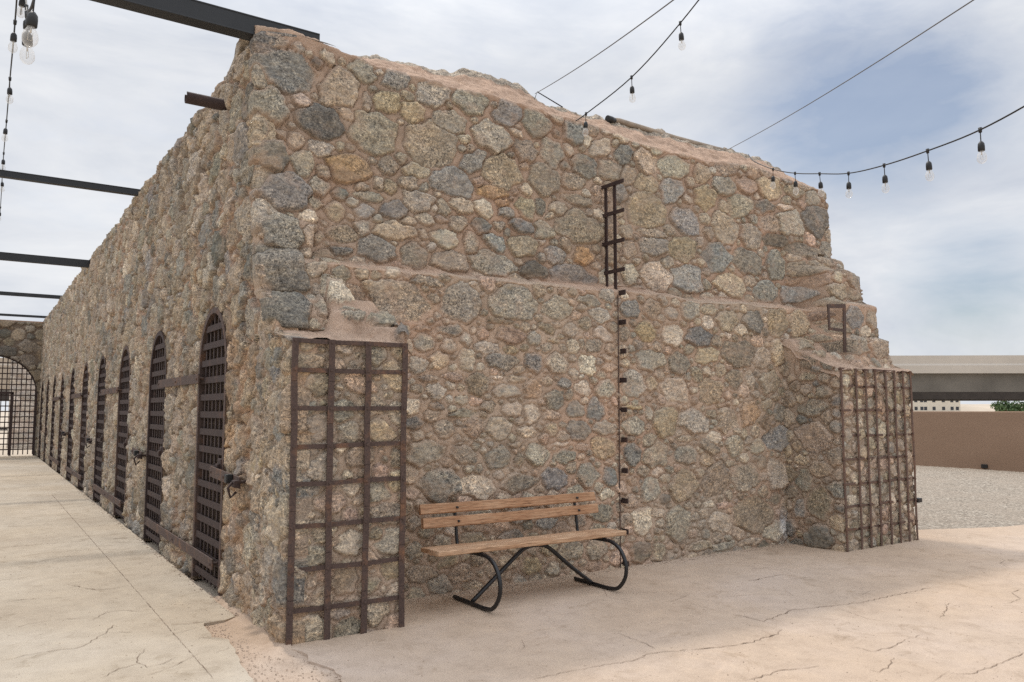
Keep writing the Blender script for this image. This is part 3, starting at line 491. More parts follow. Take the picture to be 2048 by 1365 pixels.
# ---- side wall with its doorways
DOORS = [2.05, 4.57, 7.02, 9.46, 11.88, 14.32, 16.76, 19.2, 21.6, 24.0]
DW, DSPR, DTOP = .505, 1.86, 2.40
def door_d(y, z):
    """positive inside a doorway"""
    d = np.full(y.shape, -1.0)
    for c in DOORS:
        a = DW-np.abs(y-c)
        zz = np.maximum(z-DSPR, 0)*(DW/(DTOP-DSPR))
        r = DW-np.hypot(y-c, zz)
        d = np.maximum(d, np.where(z > DSPR, r, a))
    return d
def y_near(z): return np.interp(z, [-.1, 1.93, 1.98, 2.04, 2.30]+[p[0] for p in PIER_L[5:]], [.0, .0, .02, .33, .46]+[p[1] for p in PIER_L[5:]])
def side_wall():
    near = np.linspace(0, 1, 110)
    ys = [1.42]
    while ys[-1] < 25.25: ys.append(ys[-1]+max(.0115, .0115*(ys[-1]/3.2)**.9))
    ys = np.array(ys)
    zs = np.concatenate([np.arange(-.06, 4.33, .0125), np.linspace(4.33, 4.44, 10)])
    nT = 14
    ztop = 4.43+.045*fbm(ys*1.9, ys*0, 970, 4); R = len(zs)+nT
    K = 6+len(near)+len(ys)-1
    Z = np.zeros((R, K)); Y = np.zeros((R, K)); X = np.zeros((R, K))
    Z[:len(zs)] = zs[:, None]
    yn = y_near(Z[:, 0]); yn[len(zs):] = 1.0
    Y[:, 6:6+len(near)] = yn[:, None]+(1.42-yn[:, None])*near[None, :]
    Y[:, :6] = yn[:, None]; Y[:, 6+len(near):] = ys[None, 1:]
    zt = 4.43+.045*fbm(Y[0]*1.9, Y[0]*0, 970, 4)+.05*np.exp(-((Y[0]-1.1)/.5)**2)
    Z[:len(zs)] = np.minimum(Z[:len(zs)], zt[None, :])*1.0
    t = (np.arange(nT)+1)[:, None]/nT
    Z[len(zs):] = zt+.05*np.sin(t*2.2); X[len(zs):] = t*.5
    st = [auto(.62, 3.55, .17, 1.0, 1.3, RNG, 'Y'), auto(1.25, 2.0, .13, 1.1, .2, RNG, 'g'), auto(.55, .9, .16, 1, 1.2, RNG, 't'),
          auto(.35, 1.5, .14, 1.1, 1.4, RNG, 't'), auto(.95, 1.62, .12, 1, 1.2, RNG, 'g'), auto(.60, 1.62, .10, 1.1, 1.2, RNG, 'd'), auto(1.3, .35, .13, 1, 0, RNG, 'd'), auto(.3, .45, .15, 1.1, 1, RNG, 'g')]
    fill(st, 0, 9, -.02, 4.5, .15, .03, 31, 'ggttttbdctg', 1.0)
    fill(st, 9, 25.3, -.02, 4.5, .15, .05, 32, 'ggttttgdctg', .9, cell=.03)
    # U must rise along columns for the window search: use the mid row
    global FAC
    FAC = 1.5; h, col, mk = stone_field2(Y, Z, st, 41); FAC = 1.0
    deep = sstep(.0, .45, 1-mk)*np.clip(.35+1.2*fbm(Y*5, Z*5, 996, 4), 0, 1); h = h-.034*deep+.020*fbm(Y*15, Z*15, 997, 4)-.05*np.clip(.16-np.abs(fbm(Y*4.5, Z*2.6, 999, 4)), 0, 1)*(mk > .1)
    st2 = np.clip(1.5*fbm(Y*2.2, Z*3.0, 998, 5)+.05, 0, 1)*np.exp(-np.clip(Y-1.5, 0, 99)/2.5)*np.exp(-np.clip(Z-2.1, 0, 9)/.4)
    mk = .45+.55*mk; col = (col*.9+np.array((.36, .29, .22))*.1)*.93+.05*fbm(Y*9, Z*9, 995, 4)[..., None]*np.array((1.2, .9, .6))
    st2 = (st2*.55)[..., None]; col = col*(1-st2)+np.array((.46, .29, .16))*st2
    foot = np.clip(1-(Z/.35), 0, 1)[..., None]*.35
    orange = np.exp(-((Y-1.28)/.35)**2-((Z-1.35)/.75)**2)[..., None]*np.clip(.5+fbm(Y*6, Z*6, 990, 4), 0, 1)[..., None]
    col = col*(1-.65*orange)+np.array((.47, .27, .13))*.65*orange
    h = h*.92
    h[len(zs):] = .02*fbm(Y[len(zs):]*5, X[len(zs):]*5, 991, 3)
    dd = door_d(Y, Z)
    h = np.where(dd > -.03, np.minimum(h, .016), h)
    # dressed mortar rim round every doorway
    rim = np.clip((dd+.05)/.05, 0, 1)[..., None]
    col = col*(1-rim*.3)+np.array((.33, .25, .185))*rim*.3
    batter = .0*Z
    Xf = X-h; Xf[:, :6] += np.linspace(.16, .012, 6)[None, :]
    Yf = Y.copy(); Yf[:, :6] -= .004+.6*np.clip(h[:, :6], 0, .05)
    Zf = Z.copy(); Zf[len(zs):] += .03
    # front of the pier steps
    mid = lambda a: (a[:-1, :-1]+a[1:, :-1]+a[:-1, 1:]+a[1:, 1:])/4
    keep = mid(dd) < .012
    return grid_mesh('wall', Xf, Yf, Zf, M_ST, B, col, mk, keep, flip=True)
def stone_field2(Y, Z, st, seed):
    """field on a sheet whose near columns lean: evaluate the two parts apart"""
    n = 6+110
    a = stone_field_free(Y[:, :n], Z[:, :n], st, seed)
    b = stone_field(Y[:, n:], Z[:, n:], st, seed, (.012, .036), .006)
    return [np.concatenate([p, q], 1) for p, q in zip(a, b)]
def stone_field_free(U, V, st, seed):
    keepst = [s for s in st]
    # columns are not of constant U: widen the search by faking U[0] as the column mean
    class W(np.ndarray): pass
    U0 = U.copy()
    # evaluate on a regular grid, then sample bilinearly
    gu = np.arange(-.1, 1.6, .0115); gv = V[:, -1]
    GU, GV = np.meshgrid(gu, gv)
    h, c, m = stone_field(GU, GV, keepst, seed, (.012, .036), .006)
    f = np.clip((U-gu[0])/.0115, 0, len(gu)-1.001); i = f.astype(int); t = f-i
    r = np.arange(U.shape[0])[:, None]
    return (h[r, i]*(1-t)+h[r, i+1]*t, c[r, i]*(1-t[..., None])+c[r, i+1]*t[..., None], m[r, i]*(1-t)+m[r, i+1]*t)
side_wall()

# ---- corner buttresses
def buttress(name, x0, x1, yb, seed, stone_tab, grid_front, left_face, topfun, rk):
    """front face, two side faces and a sloping mortar cap, as one sheet each joined in one mesh"""
    parts = []
    # perimeter: left face (y back->front), front face, right face
    ds = .0095
    pl = np.arange(yb, 0, -ds); pf = np.arange(x0, x1, ds); pr = np.arange(0, yb, .03)
    sx = np.concatenate([np.full(len(pl), x0), pf, np.full(len(pr), x1)])
    sy = np.concatenate([pl, np.zeros(len(pf)), pr])
    nx = np.concatenate([np.full(len(pl), -1.), np.zeros(len(pf)), np.ones(len(pr))])
    ny = np.concatenate([np.zeros(len(pl)), np.full(len(pf), -1.), np.zeros(len(pr))])
    # soften the corners
    k = np.ones(7)/7
    pad = lambda a: np.convolve(np.pad(a, 3, 'edge'), k, 'valid')
    sx, sy, nx, ny = map(pad, (sx, sy, nx, ny))
    u = np.concatenate([-(pl), pf-x0, (x1-x0)+pr])
    zs = np.arange(-.05, 1.2, .010)
    zs = np.concatenate([zs, np.linspace(1.2, 1.9, 72)[1:]])
    ztop = topfun(sx, sy)
    zt = np.linspace(0, 1, 8)[1:]
    Z = np.concatenate([np.tile(zs[:, None], (1, len(u))), 1.9+(ztop-1.9)[None, :]*zt[:, None]], 0)
    U = np.tile(u, (Z.shape[0], 1))
    st = list(stone_tab)
    fill(st, -yb, 0, -.02, 2.05, .10, .022, seed, 'ttgtdy', 1.0)
    fill(st, 0, x1-x0, -.02, 2.0, rk, .022, seed+1, 'ttcygpt', 1.0 if x0 > 1 else .45)
    h, col, mk = stone_field(U, Z, st, seed+2, (.006, .022) if x0 > 1 else (.004, .014), .008 if x0 > 1 else .016, mort=np.array((.49, .372, .283)))
    X = sx[None, :]+nx[None, :]*h; Y = sy[None, :]+ny[None, :]*h
    bat = (1.97-Z)*.025*(1 if x0 > 1 else 0)
    X = X-bat*np.sign(.5*(x0+x1)-X)*(np.abs(X-.5*(x0+x1)) > .66)*0
    return X, Y, Z, col, mk
def join_sheets(name, sheets, mat, parent):
    vs, cs, qs = [], [], []; off = 0
    for X, Y, Z, col, mk in sheets:
        R, K = X.shape
        vs.append(np.stack([X, Y, Z], -1).reshape(-1, 3)); c = np.ones((R*K, 4)); c[:, :3] = col.reshape(-1, 3); c[:, 3] = mk.reshape(-1); cs.append(c)
        i = off+np.arange(R-1)[:, None]*K+np.arange(K-1)[None, :]
        qs.append(np.stack([i, i+1, i+K+1, i+K], -1).reshape(-1, 4)); off += R*K
    co = np.concatenate(vs).astype(np.float32); q = np.concatenate(qs).astype(np.int32); c4 = np.concatenate(cs).astype(np.float32)
    me = bpy.data.meshes.new(name)
    me.vertices.add(len(co)); me.vertices.foreach_set('co', co.ravel())
    me.loops.add(q.size); me.loops.foreach_set('vertex_index', q.ravel())
    me.polygons.add(len(q)); me.polygons.foreach_set('loop_start', (np.arange(len(q))*4).astype(np.int32))
    me.polygons.foreach_set('loop_total', np.full(len(q), 4, np.int32)); me.update(); me.validate()
    me.polygons.foreach_set('use_smooth', np.ones(len(me.polygons), bool))
    a = me.color_attributes.new('Col', 'FLOAT_COLOR', 'POINT'); a.data.foreach_set('color', c4.ravel())
    me.materials.append(mat); return link(bpy.data.objects.new(name, me), parent)
def top_sheet(x0, x1, y0, y1, zf, seed, stones=(), res=.011, codes=None):
    xs = np.arange(x0, x1+res, res); ys = np.arange(y0, y1+res*.7, res*.7)
    X, Yg = np.meshgrid(xs, ys); Z = zf(X, Yg)
    col = np.array((.50, .365, .275))*(1+.16*fbm(X*4, Yg*4, seed, 4)[..., None])*(1+.12*fbm(X*17, Yg*17, seed+8, 3)[..., None])
    mk = np.zeros_like(X); h = .022*fbm(X*5, Yg*5, seed+1, 5)+.007*fbm(X*30, Yg*30, seed+2, 2)
    if len(stones):
        hs, cs, ms = stone_field(X, Z, list(stones), seed+3, (.02, .05), .006, mort=np.array((.50, .355, .27)))
        steep = sstep(.15, .6, np.abs(np.gradient(Z, axis=0))/(res*.7))
        col = col*(1-(steep*ms)[..., None])+cs*(steep*ms)[..., None]; mk = ms*steep; h = h+np.clip(hs, 0, 1)*steep
    gy = np.gradient(Z, axis=0)/(res*.7); L = np.sqrt(1+gy*gy)
    return X, Yg-gy/L*h, Z+h/L, col, mk
# left buttress: cap rises from the front lip to the stepped infill
def zcap_l(x, y):
    y = y+.03*fbm(x*4, y*4, 600, 3)
    p = np.interp(y, [-.05, .0, .25, .40, .78], [1.945, 1.975, 2.02, 2.07, 2.12])
    a = np.interp(y, [-.05, .0, .22, .34, .40, .50, .57, .66, .72, .78], [1.945, 1.975, 2.015, 2.06, 2.22, 2.25, 2.46, 2.50, 2.62, 2.66])
    b = np.interp(y, [-.05, .0, .06, .12, .26, .32, .5, .56, .78], [1.945, 1.965, 2.0, 2.09, 2.11, 2.22, 2.24, 2.33, 2.38])
    w = x+.04*fbm(x*5, y*5, 601, 2)
    t0 = sstep(.38, .47, w); t = sstep(.62, .72, w); z = p*(1-t0)+(a*(1-t)+b*t)*t0
    return z-2.5*np.clip(.03-x, 0, 1)-1.2*np.clip(x-.83, 0, 1)
bl = buttress('b', 0.0, .845, .75, 51, [], None, None, lambda x, y: np.where(y < .02, 1.965, 1.965+.35*np.clip(y, 0, 1)), .088)
join_sheets('buttress', [bl, top_sheet(.005, .88, -.02, .80, zcap_l, 55, parse(ST_B)+[auto(.25, 2.12, .05, 1.5, 0, RNG, 't')])], M_ST, B)
# right buttress
def zcap_r(x, y):
    y = y+.025*fbm(x*4, y*4, 610, 3)
    return np.interp(y, [-.05, .0, .16, .26, .34, .50, .58, .75], [1.92, 1.955, 2.00, 2.04, 2.14, 2.17, 2.28, 2.36])-1.5*np.clip(6.02-x, 0, 1)-1.2*np.clip(x-7.38, 0, 1)
sr = parse(ST_S); sr = [[-s[0], s[1], np.array([[-1, 0], [0, 1]]) @ s[2], s[3]] for s in sr]
br = buttress('b', 5.985, 7.40, .75, 61, sr, None, None, lambda x, y: np.where(y < .02, 1.95, 1.95+.42*np.clip(y, 0, 1)), .075)
join_sheets('buttress.001', [br, top_sheet(5.965, 7.42, -.03, .80, zcap_r, 65, [auto(6.15, 2.18, .10, 1.2, 0, RNG, 't'), auto(6.42, 2.10, .07, 1.2, 0, RNG, 'g'), auto(6.3, 2.3, .07, 1.4, 0, RNG, 't')])], M_ST, B)

# ---- hidden faces and roof that close the block
def plain_side():
    ys = np.arange(0.1, 25.3, .12); zs = np.arange(-.05, 4.45, .1)
    Yg, Z = np.meshgrid(ys, zs); X = 7.345+.015*fbm(Yg*4, Z*4, 700, 3)
    yn = np.interp(Z, [p[0] for p in PIER_R], [p[1] for p in PIER_R])
    Yg = np.maximum(Yg, yn+.02)
    st = fill([], 0, 25.3, 0, 4.5, .15, .07, 71, 'ggttbdc', .7, cell=.04)
    h, c, m = stone_field(np.tile(ys, (len(zs), 1)), Z, st, 72, (.02, .05))
    grid_mesh('wall', X+.3*h, Yg, Z, M_ST, B, c, m)
    xs = np.arange(0, 7.5, .15); Xg, Z2 = np.meshgrid(xs, zs)
    h, c, m = stone_field(Xg, Z2, fill([], 0, 7.5, 0, 4.5, .15, .08, 73, 'ggttbdc', .7, cell=.04), 74, (.02, .05))
    grid_mesh('wall', Xg, 25.45+h, Z2, M_ST, B, c, m)
plain_side()
MB().box((.05, 1.25, 4.22), (7.36, 25.4, 4.40)).build('roof', M_CAP, B)
m = MB(); m.box((.62, 1.6, -.05), (.66, 25.2, 0.0))
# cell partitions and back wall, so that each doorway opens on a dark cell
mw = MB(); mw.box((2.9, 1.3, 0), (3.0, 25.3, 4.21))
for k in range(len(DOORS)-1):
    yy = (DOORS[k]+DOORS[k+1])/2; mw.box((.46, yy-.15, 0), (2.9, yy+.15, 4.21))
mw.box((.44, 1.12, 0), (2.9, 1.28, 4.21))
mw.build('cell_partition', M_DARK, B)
# reveals
def reveal(c):
    o = []
    for z in np.linspace(-.03, DSPR, 14): o.append((c-DW, z))
    for a in np.linspace(0, math.pi, 21)[1:-1]: o.append((c-DW*math.cos(a), DSPR+(DTOP-DSPR)*math.sin(a)))
    for z in np.linspace(DSPR, -.03, 14): o.append((c+DW, z))
    return o
for k, c in enumerate(DOORS):
    o = np.array(reveal(c)); xs = np.array([-.018, .0, .03, .12, .25, .46])
    A = np.tile(o[:, 0][:, None], (1, 6)); Zz = np.tile(o[:, 1][:, None], (1, 6)); X = np.tile(xs, (len(o), 1))
    n = .014*fbm(A*9+k*3, Zz*9+X*9, 720, 3)
    cx = np.sign(A-c)
    A2 = A+n*cx+ cx*np.where(X < -.01, .012, 0); Z2 = Zz+np.where((X < -.01) & (Zz > DSPR), .012, 0)
    col = np.array((.33, .25, .185))*(1+.2*fbm(A*7, Zz*7+X*9, 721, 3)[..., None])
    grid_mesh('door_jamb', X, A2, Z2, M_ST, B, col, np.full(A.shape, .35))

# ---- barred doors: riveted strap-iron lattice in two leaves of depth, frame, hasp
def iron_door(c, seed, detail=True):
    rng = random.Random(seed)
    m = MB(); w = DW-.035
    top = lambda y: DSPR+(DTOP-DSPR-.03)*math.sqrt(max(0, 1-((y-c)/w)**2)) if abs(y-c) < w else DSPR
    z = .09
    while z < DTOP-.06:
        hw = w if z <= DSPR else w*math.sqrt(max(0, 1-((z-DSPR)/(DTOP-DSPR-.03))**2))
        if hw > .06: m.bar((.0, c-hw, z), (.0, c+hw, z), .010, .056, up=(0,0,1))
        z += .152
    n = 7 if detail else 5
    for i in range(1, n):
        y = c-w+2*w*i/n; m.bar((.017, y, .02), (.017, y, top(y)), .012, .036, up=(0,1,0))
    if detail:      # the second lattice, set deeper
        z = .15
        while z < DTOP-.1:
            hw = w if z <= DSPR else w*math.sqrt(max(0, 1-((z-DSPR)/(DTOP-DSPR-.03))**2))
            if hw > .06: m.bar((.20, c-hw, z), (.20, c+hw, z), .010, .05)
            z += .152
        for i in range(1, n):
            y = c-w+2*w*(i-.3)/n; m.bar((.215, y, .02), (.215, y, top(y)), .012, .034, up=(0,1,0))
    d = m.build('iron_door', M_IRON, B)
    f = MB(); pts = [(.008, c-w, .01), (.008, c-w, DSPR)]+[(.008, c-w*math.cos(a), DSPR+(DTOP-DSPR-.03)*math.sin(a)) for a in np.linspace(0, math.pi, 15)[1:-1]]+[(.008, c+w, DSPR), (.008, c+w, .01)]
    for a, b in zip(pts[:-1], pts[1:]): f.bar(a, b, .05, .055, up=(1,0,0))
    f.build('door_frame', M_IRON if seed % 2 else M_RUST, d)
    if detail:
        r = MB(); z = .09
        while z < DSPR:
            for i in range(1, n): r.lathe([(0, .0), (.011, .001), (.008, .008), (0, .010)], (0, 0, 0), 6)
            break
        h = MB(); h.box((-.03, c-w+.02, .985), (.04, c-w+.13, 1.10), .01); h.box((-.055, c-w+.03, 1.0), (-.03, c-w+.10, 1.06), .008)
        h.build('lock_box', M_IRON, d)
    return d
for k, c in enumerate(DOORS): iron_door(c, 40+k, k < 6)
# long straps that tie the doors together, hasps on the outer jambs
def strap(y0, y1, z, h=.075, x=-.055, tilt=0.0):
    m = MB(); m.bar((x, y0, z), (x, y1, z+tilt), .014, h, up=(0,0,1), bev=.003)
    for y in (y0+.05, y1-.05, (y0+y1)/2):
        m.tube([(x-.018, y, z+tilt*(y-y0)/(y1-y0)), (x+.09, y, z+tilt*(y-y0)/(y1-y0))], .013, 8)
    return m.build('wall_strap', M_RUST, B)
for a in (0, 2, 4, 6):
    strap(DOORS[a]+.30, DOORS[a+1]-.30, 1.78, .085); strap(DOORS[a]-.40, DOORS[a+1]+.2, .25, .085)
for c0, c1 in ((.86, 1.75), (5.05, 5.75), (10.0, 10.9), (14.8, 15.7)):
    s = strap(c0, c1, .965, .085, -.07, .03)
    h = MB(); h.box((-.115, c0-.01, .93), (-.07, c0+.07, .985), .01); h.build('hasp', M_IRON, s)
    h = MB(); h.box((-.13, c0+.16, .95), (-.075, c0+.22, 1.02), .012); h.build('lock', M_BLK, s)
    h = MB(); h.tube([(-.12, c0+.02, .97), (-.15, c0+.02, .93), (-.13, c0+.02, .86), (-.09, c0+.02, .90)], .010, 8)
    h.build('hook', M_IRON, s)

# ---- iron grilles on the buttress fronts
def grille(xs, zs, y, wv, wh, mat, ztop, jit, seed, dark_v=None, depth=0.0):
    rng = random.Random(seed); m = MB()
    for i, x in enumerate(xs):
        n = 7; prev = None
        for k in range(n+1):
            z = .0+ztop*k/n; p = (x+rng.uniform(-jit, jit), y-.012, z)
            if prev: m.bar(prev, (p[0], p[1], p[2]+.002), .008, wv, up=(1,0,0))
            prev = p
    for z in zs:
        prev = None
        for k, x in enumerate(xs):
            p = (x, y+depth+rng.uniform(-.006, .008), z+rng.uniform(-jit, jit))
            if prev: m.bar(prev, p, .010, wh, up=(0,0,1))
            prev = p
    for x in xs:
        for z in zs: m.tube([(x, y-.024, z), (x, y+.01, z)], .010, 6)
    return m.build('iron_grille', mat, B)
grille([.02, .27, .535, .81], [1.953, 1.765, 1.51, 1.262, 1.017, .742, .463, .208], -.026, .042, .030, M_RUST, 1.97, .005, 5, depth=.004)
g = grille([6.0, 6.27, 6.45, 6.64, 6.84, 7.02, 7.20, 7.36], [1.94, 1.755, 1.495, 1.22, .965, .706, .464, .225], -.022, .030, .024, M_GRIL, 1.95, .006, 6, depth=.008)
m = MB(); m.box((7.37, -.06, .43), (7.45, -.01, .48), .006); m.build('latch', M_BLK, g)
# narrow strap set in the right pier above the buttress
m = MB(); m.bar((6.57, .285, 2.16), (6.59, .285, 2.70), .012, .050, up=(1,0,0)); m.bar((6.30, .29, 2.40), (6.29, .29, 2.68), .012, .035, up=(1,0,0)); m.bar((6.27, .29, 2.675), (6.61, .285, 2.70), .012, .045); m.bar((6.30, .29, 2.42), (6.58, .285, 2.41), .010, .035)
m.build('iron_strap', M_RUST, B)
# grate standing out of the wall, seen edge on, and its rungs that stay visible below the ledge
m = MB()
for y in (.885, .752): m.bar((3.50, y, 2.58), (3.50, y, 3.76), .038, .012, up=(1,0,0))
for z in (3.755, 3.46, 3.165, 2.87): m.bar((3.485, .96, z), (3.485, .60, z), .012, .038, up=(0,0,1))
m.build('iron_grate', M_IRON, B)
for z in (2.643, 2.352, 2.068, 1.786, 1.50, 1.211, .918, .632, .343, .046):
    m = MB(); m.bar((3.49, .76, z), (3.49, .60, z), .014, .048, up=(0,0,1)); m.build('grate_rung', M_IRON, B)
m = MB(); m.bar((3.455, .676, .0), (3.462, .676, 2.62), .010, .006, up=(0,1,0)); m.build('grate_edge', M_RUST, B)

# ---- drain spout on the side wall, drain along the ridge
m = MB(); n = 16; vs = []; fs = []
for x in (-.34, .10):
    for r in (.052, .044):
        for k in range(n+1):
            a = math.pi*(-.22+1.44*k/n)+math.pi; vs.append((x, 1.9+r*math.cos(a)*1.0, 4.175+r*math.sin(a)*1.05))
w = n+1
for k in range(n):
    fs += [(k, k+1, 2*w+k+1, 2*w+k), (w+k, 3*w+k, 3*w+k+1, w+k+1), (k, w+k, w+k+1, k+1)]
fs += [(0, 2*w, 3*w, w), (n, w+n, 3*w+n, 2*w+n)]
m.add(vs, fs, True); m.build('drain_spout', M_IRON, B)
m = MB(); m.tube([(4.02, 1.33, 4.70), (4.10, 1.34, 4.715), (5.0, 1.36, 4.70), (6.0, 1.36, 4.70)], .030, 10); m.build('ridge_pipe', mat_simple('dusty_pipe', (.32, .265, .21), .9, 0, .3, 6, .3), B)
m = MB(); m.tube([(3.90, 1.31, 4.685), (3.96, 1.31, 4.69), (4.03, 1.33, 4.70)], [.042, .036, .026], 12); m.build('drain_funnel', M_BLK, B)
m = MB(); m.box((2.78, 1.24, 4.60), (2.86, 1.30, 4.66), .012); m.build('anchor_block', M_BLK, B)
m = MB(); m.tube([(2.86, 1.27, 4.60), (2.93, 1.28, 4.76), (3.12, 1.10, 4.58)], .006, 6); m.build('anchor_wire', M_BLK, B)

# ================================================================ far wall with its arched gate
E = empty('arched_stone_wall', 'grey stone wall closing the alley, pierced by a wide arched barred gate', 'wall', (-1.35, 25.25, 0))
def far_wall():
    xs = np.arange(-6.5, .03, .03); zs = np.arange(-.05, 4.42, .03)
    X, Z = np.meshgrid(xs, zs)
    st = fill([], -6.5, .1, 0, 4.5, .20, .06, 81, 'gtdgTt', .9, cell=.03)
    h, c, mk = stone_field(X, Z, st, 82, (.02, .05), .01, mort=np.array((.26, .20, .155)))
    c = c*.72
    cx, r, sp = -1.36, 1.28, 2.0
    d = np.where(Z > sp, r-np.hypot(X-cx, (Z-sp)*1.0), r-np.abs(X-cx))
    dd = (d[:-1, :-1]+d[1:, 1:]+d[1:, :-1]+d[:-1, 1:])/4
    Zt = Z+.05*fbm(X*2, Z*0, 83, 3)*(Z > 4.3)
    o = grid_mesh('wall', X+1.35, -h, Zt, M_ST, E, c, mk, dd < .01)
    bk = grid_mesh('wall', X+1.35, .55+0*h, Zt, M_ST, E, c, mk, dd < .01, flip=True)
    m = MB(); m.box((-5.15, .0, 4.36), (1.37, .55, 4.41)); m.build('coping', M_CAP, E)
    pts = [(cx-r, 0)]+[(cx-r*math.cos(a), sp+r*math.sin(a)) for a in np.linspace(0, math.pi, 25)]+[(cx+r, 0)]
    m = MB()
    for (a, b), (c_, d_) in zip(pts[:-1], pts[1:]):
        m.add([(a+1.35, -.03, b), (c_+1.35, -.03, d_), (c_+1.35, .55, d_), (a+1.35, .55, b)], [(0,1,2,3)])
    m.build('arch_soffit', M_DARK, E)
    # gate
    m = MB(); y = .12
    for k in range(-9, 10):
        x = k*.135; zt = sp+math.sqrt(max(0, (r-.03)**2-x*x)) if abs(x) < r-.02 else sp
        if abs(x) < r-.02: m.bar((x, y, .05), (x, y, zt), .014, .030, up=(1,0,0))
    z = .22
    while z < sp+r-.1:
        hw = r-.03 if z < sp else math.sqrt((r-.03)**2-(z-sp)**2)
        m.bar((-hw, y-.015, z), (hw, y-.015, z), .012, .035); z += .175
    g = m.build('barred_gate', M_IRON, E)
    m = MB(); m.bar((.58, y-.04, .02), (.58, y-.04, 2.05), .03, .07, up=(1,0,0)); m.bar((-.62, y-.04, .02), (-.62, y-.04, 2.05), .03, .07, up=(1,0,0)); m.bar((-.65, y-.04, 2.05), (.61, y-.04, 2.05), .03, .07)
    pp = [(-r+.03, 0)]+[(-(r-.03)*math.cos(a), sp+(r-.03)*math.sin(a)) for a in np.linspace(0, math.pi, 25)]+[(r-.03, 0)]
    for (a, b), (c_, d_) in zip(pp[:-1], pp[1:]): m.bar((a, y-.02, b), (c_, y-.02, d_), .05, .06, up=(0,1,0))
    m.build('gate_frame', M_IRON, g)
far_wall()
# wall seen through that gate
t = empty('yard_wall', 'pale stone yard wall seen through the bars of the arched gate', 'wall', (-4, 33, 0))
def yard():
    st = fill([], 0, 14, 0, 4, .2, .07, 91, 'tcgt', .8, cell=.04)
    for (a, b) in ((0, 6.62), (7.35, 14)):
        xs = np.arange(a, b, .06); zs = np.arange(-.05, 3.6, .06); X, Z = np.meshgrid(xs, zs)
        h, c, mk = stone_field(X-0, Z, st, 92, (.02, .04), .01)
        grid_mesh('wall', X-4-4+4, -h, Z, M_ST, t, c*.7+.22, mk)
    m = MB(); m.box((-4, .02, 3.4), (10, .6, 3.6)); m.box((-4, .02, 2.35), (10, .5, 3.3)); m.build('lintel', M_FAR, t)
yard()

# ================================================================ ground
def ground_poly(name, pts, z, mat, thick=0.0):
    import bmesh
    me = bpy.data.meshes.new(name); bm = bmesh.new()
    vs = [bm.verts.new((p[0], p[1], z)) for p in pts]; f = bm.faces.new(vs)
    if f.normal.z < 0: f.normal_flip()
    if thick:
        vb = [bm.verts.new((p[0], p[1], z-thick)) for p in pts]; n = len(pts)
        for i in range(n): bm.faces.new((vs[i], vs[(i+1) % n], vb[(i+1) % n], vb[i]))
    bmesh.ops.recalc_face_normals(bm, faces=bm.faces[:])
    bmesh.ops.triangulate(bm, faces=[f])
    bm.to_mesh(me); bm.free(); me.materials.append(mat); o = link(bpy.data.objects.new(name, me)); o['kind'] = 'structure'; return o
def rough_line(pts, amp, seed, step=.08):
    out = []; rng = random.Random(seed)
    for (a, b) in zip(pts[:-1], pts[1:]):
        n = max(1, int(math.dist(a, b)/step)); dx, dy = b[0]-a[0], b[1]-a[1]; L = math.hypot(dx, dy)+1e-6
        for i in range(n):
            t = i/n; j = rng.uniform(-amp, amp) if i else rng.uniform(-amp, amp)*.5
            out.append((a[0]+dx*t-dy/L*j, a[1]+dy*t+dx/L*j))
    out.append(pts[-1]); return out
ground_poly('ground', [(-1500, -1500), (1500, -1500), (1500, 1500), (-1500, 1500)], -.045, M_FAR)
# sandy dirt by the corner, gently uneven
xs = np.concatenate([np.arange(-1.6, 1.3, .012)]); ys = np.arange(-2.6, 1.6, .012)
X, Yg = np.meshgrid(xs, ys)
Z = -.010+.006*fbm(X*3, Yg*3, 400, 4)+.003*fbm(X*20, Yg*20, 404, 3)+.035*np.exp(-np.hypot(np.clip(-X, 0, 9), np.clip(-Yg, 0, 9))/.10)*(X > -.4)*(X < .04)
o = grid_mesh('dirt', X, Yg, Z, M_DIRT); o['kind'] = 'structure'
walk = [(-.045, 25.2)]+rough_line([(-.045, 25.2), (-.05, 12), (-.05, 5), (-.07, 1.6), (-.075, .86)], .008, 3, .15)+rough_line([(-.075, .86), (-.16, .80), (-.30, .80), (-.33, .62), (-.34, .42), (-.26, .30), (-.28, .12), (-.31, -.02), (-.33, -.22), (-.36, -.50), (-.36, -.62), (-.33, -1.2), (-.40, -2.6), (-.5, -12)], .012, 4, .06)+[(-9, -12), (-9, 25.2)]
ground_poly('walkway', walk, .012, M_WALK, .05)
pave = rough_line([(.02, -.015), (.30, -.02), (.845, -.02), (.86, .72), (6.05, .74), (6.05, -.02), (7.45, -.01), (7.46, .75), (8.0, .72)], .004, 5, .3)+rough_line([(8.0, .42), (8.9, .1), (9.75, -.15), (11.5, -.75), (17, -2.4)], .05, 6, .3)+[(17, -14), (-.02, -14)]+rough_line([(-.02, -14), (.02, -3.0), (.16, -1.2), (.05, -.9), (.10, -.62), (.02, -.40), (.06, -.20), (.0, -.06)], .015, 7, .06)
ground_poly('pavement', pave, .004, M_PAVE, .04)
xs = np.arange(7.3, 21, .06); ys = np.arange(-16, 40, .10); X, Yg = np.meshgrid(xs, ys)
Z = -.014+.012*fbm(X*1.1, Yg*1.1, 420, 4)+.016*fbm(X*9, Yg*9, 424, 2)*sstep(8, 10, X)
Z = np.where(Yg < .42-.333*(X-8.0), -.03, Z)
o = grid_mesh('gravel_yard', X, Yg, Z, M_GRAV); o['kind'] = 'structure'
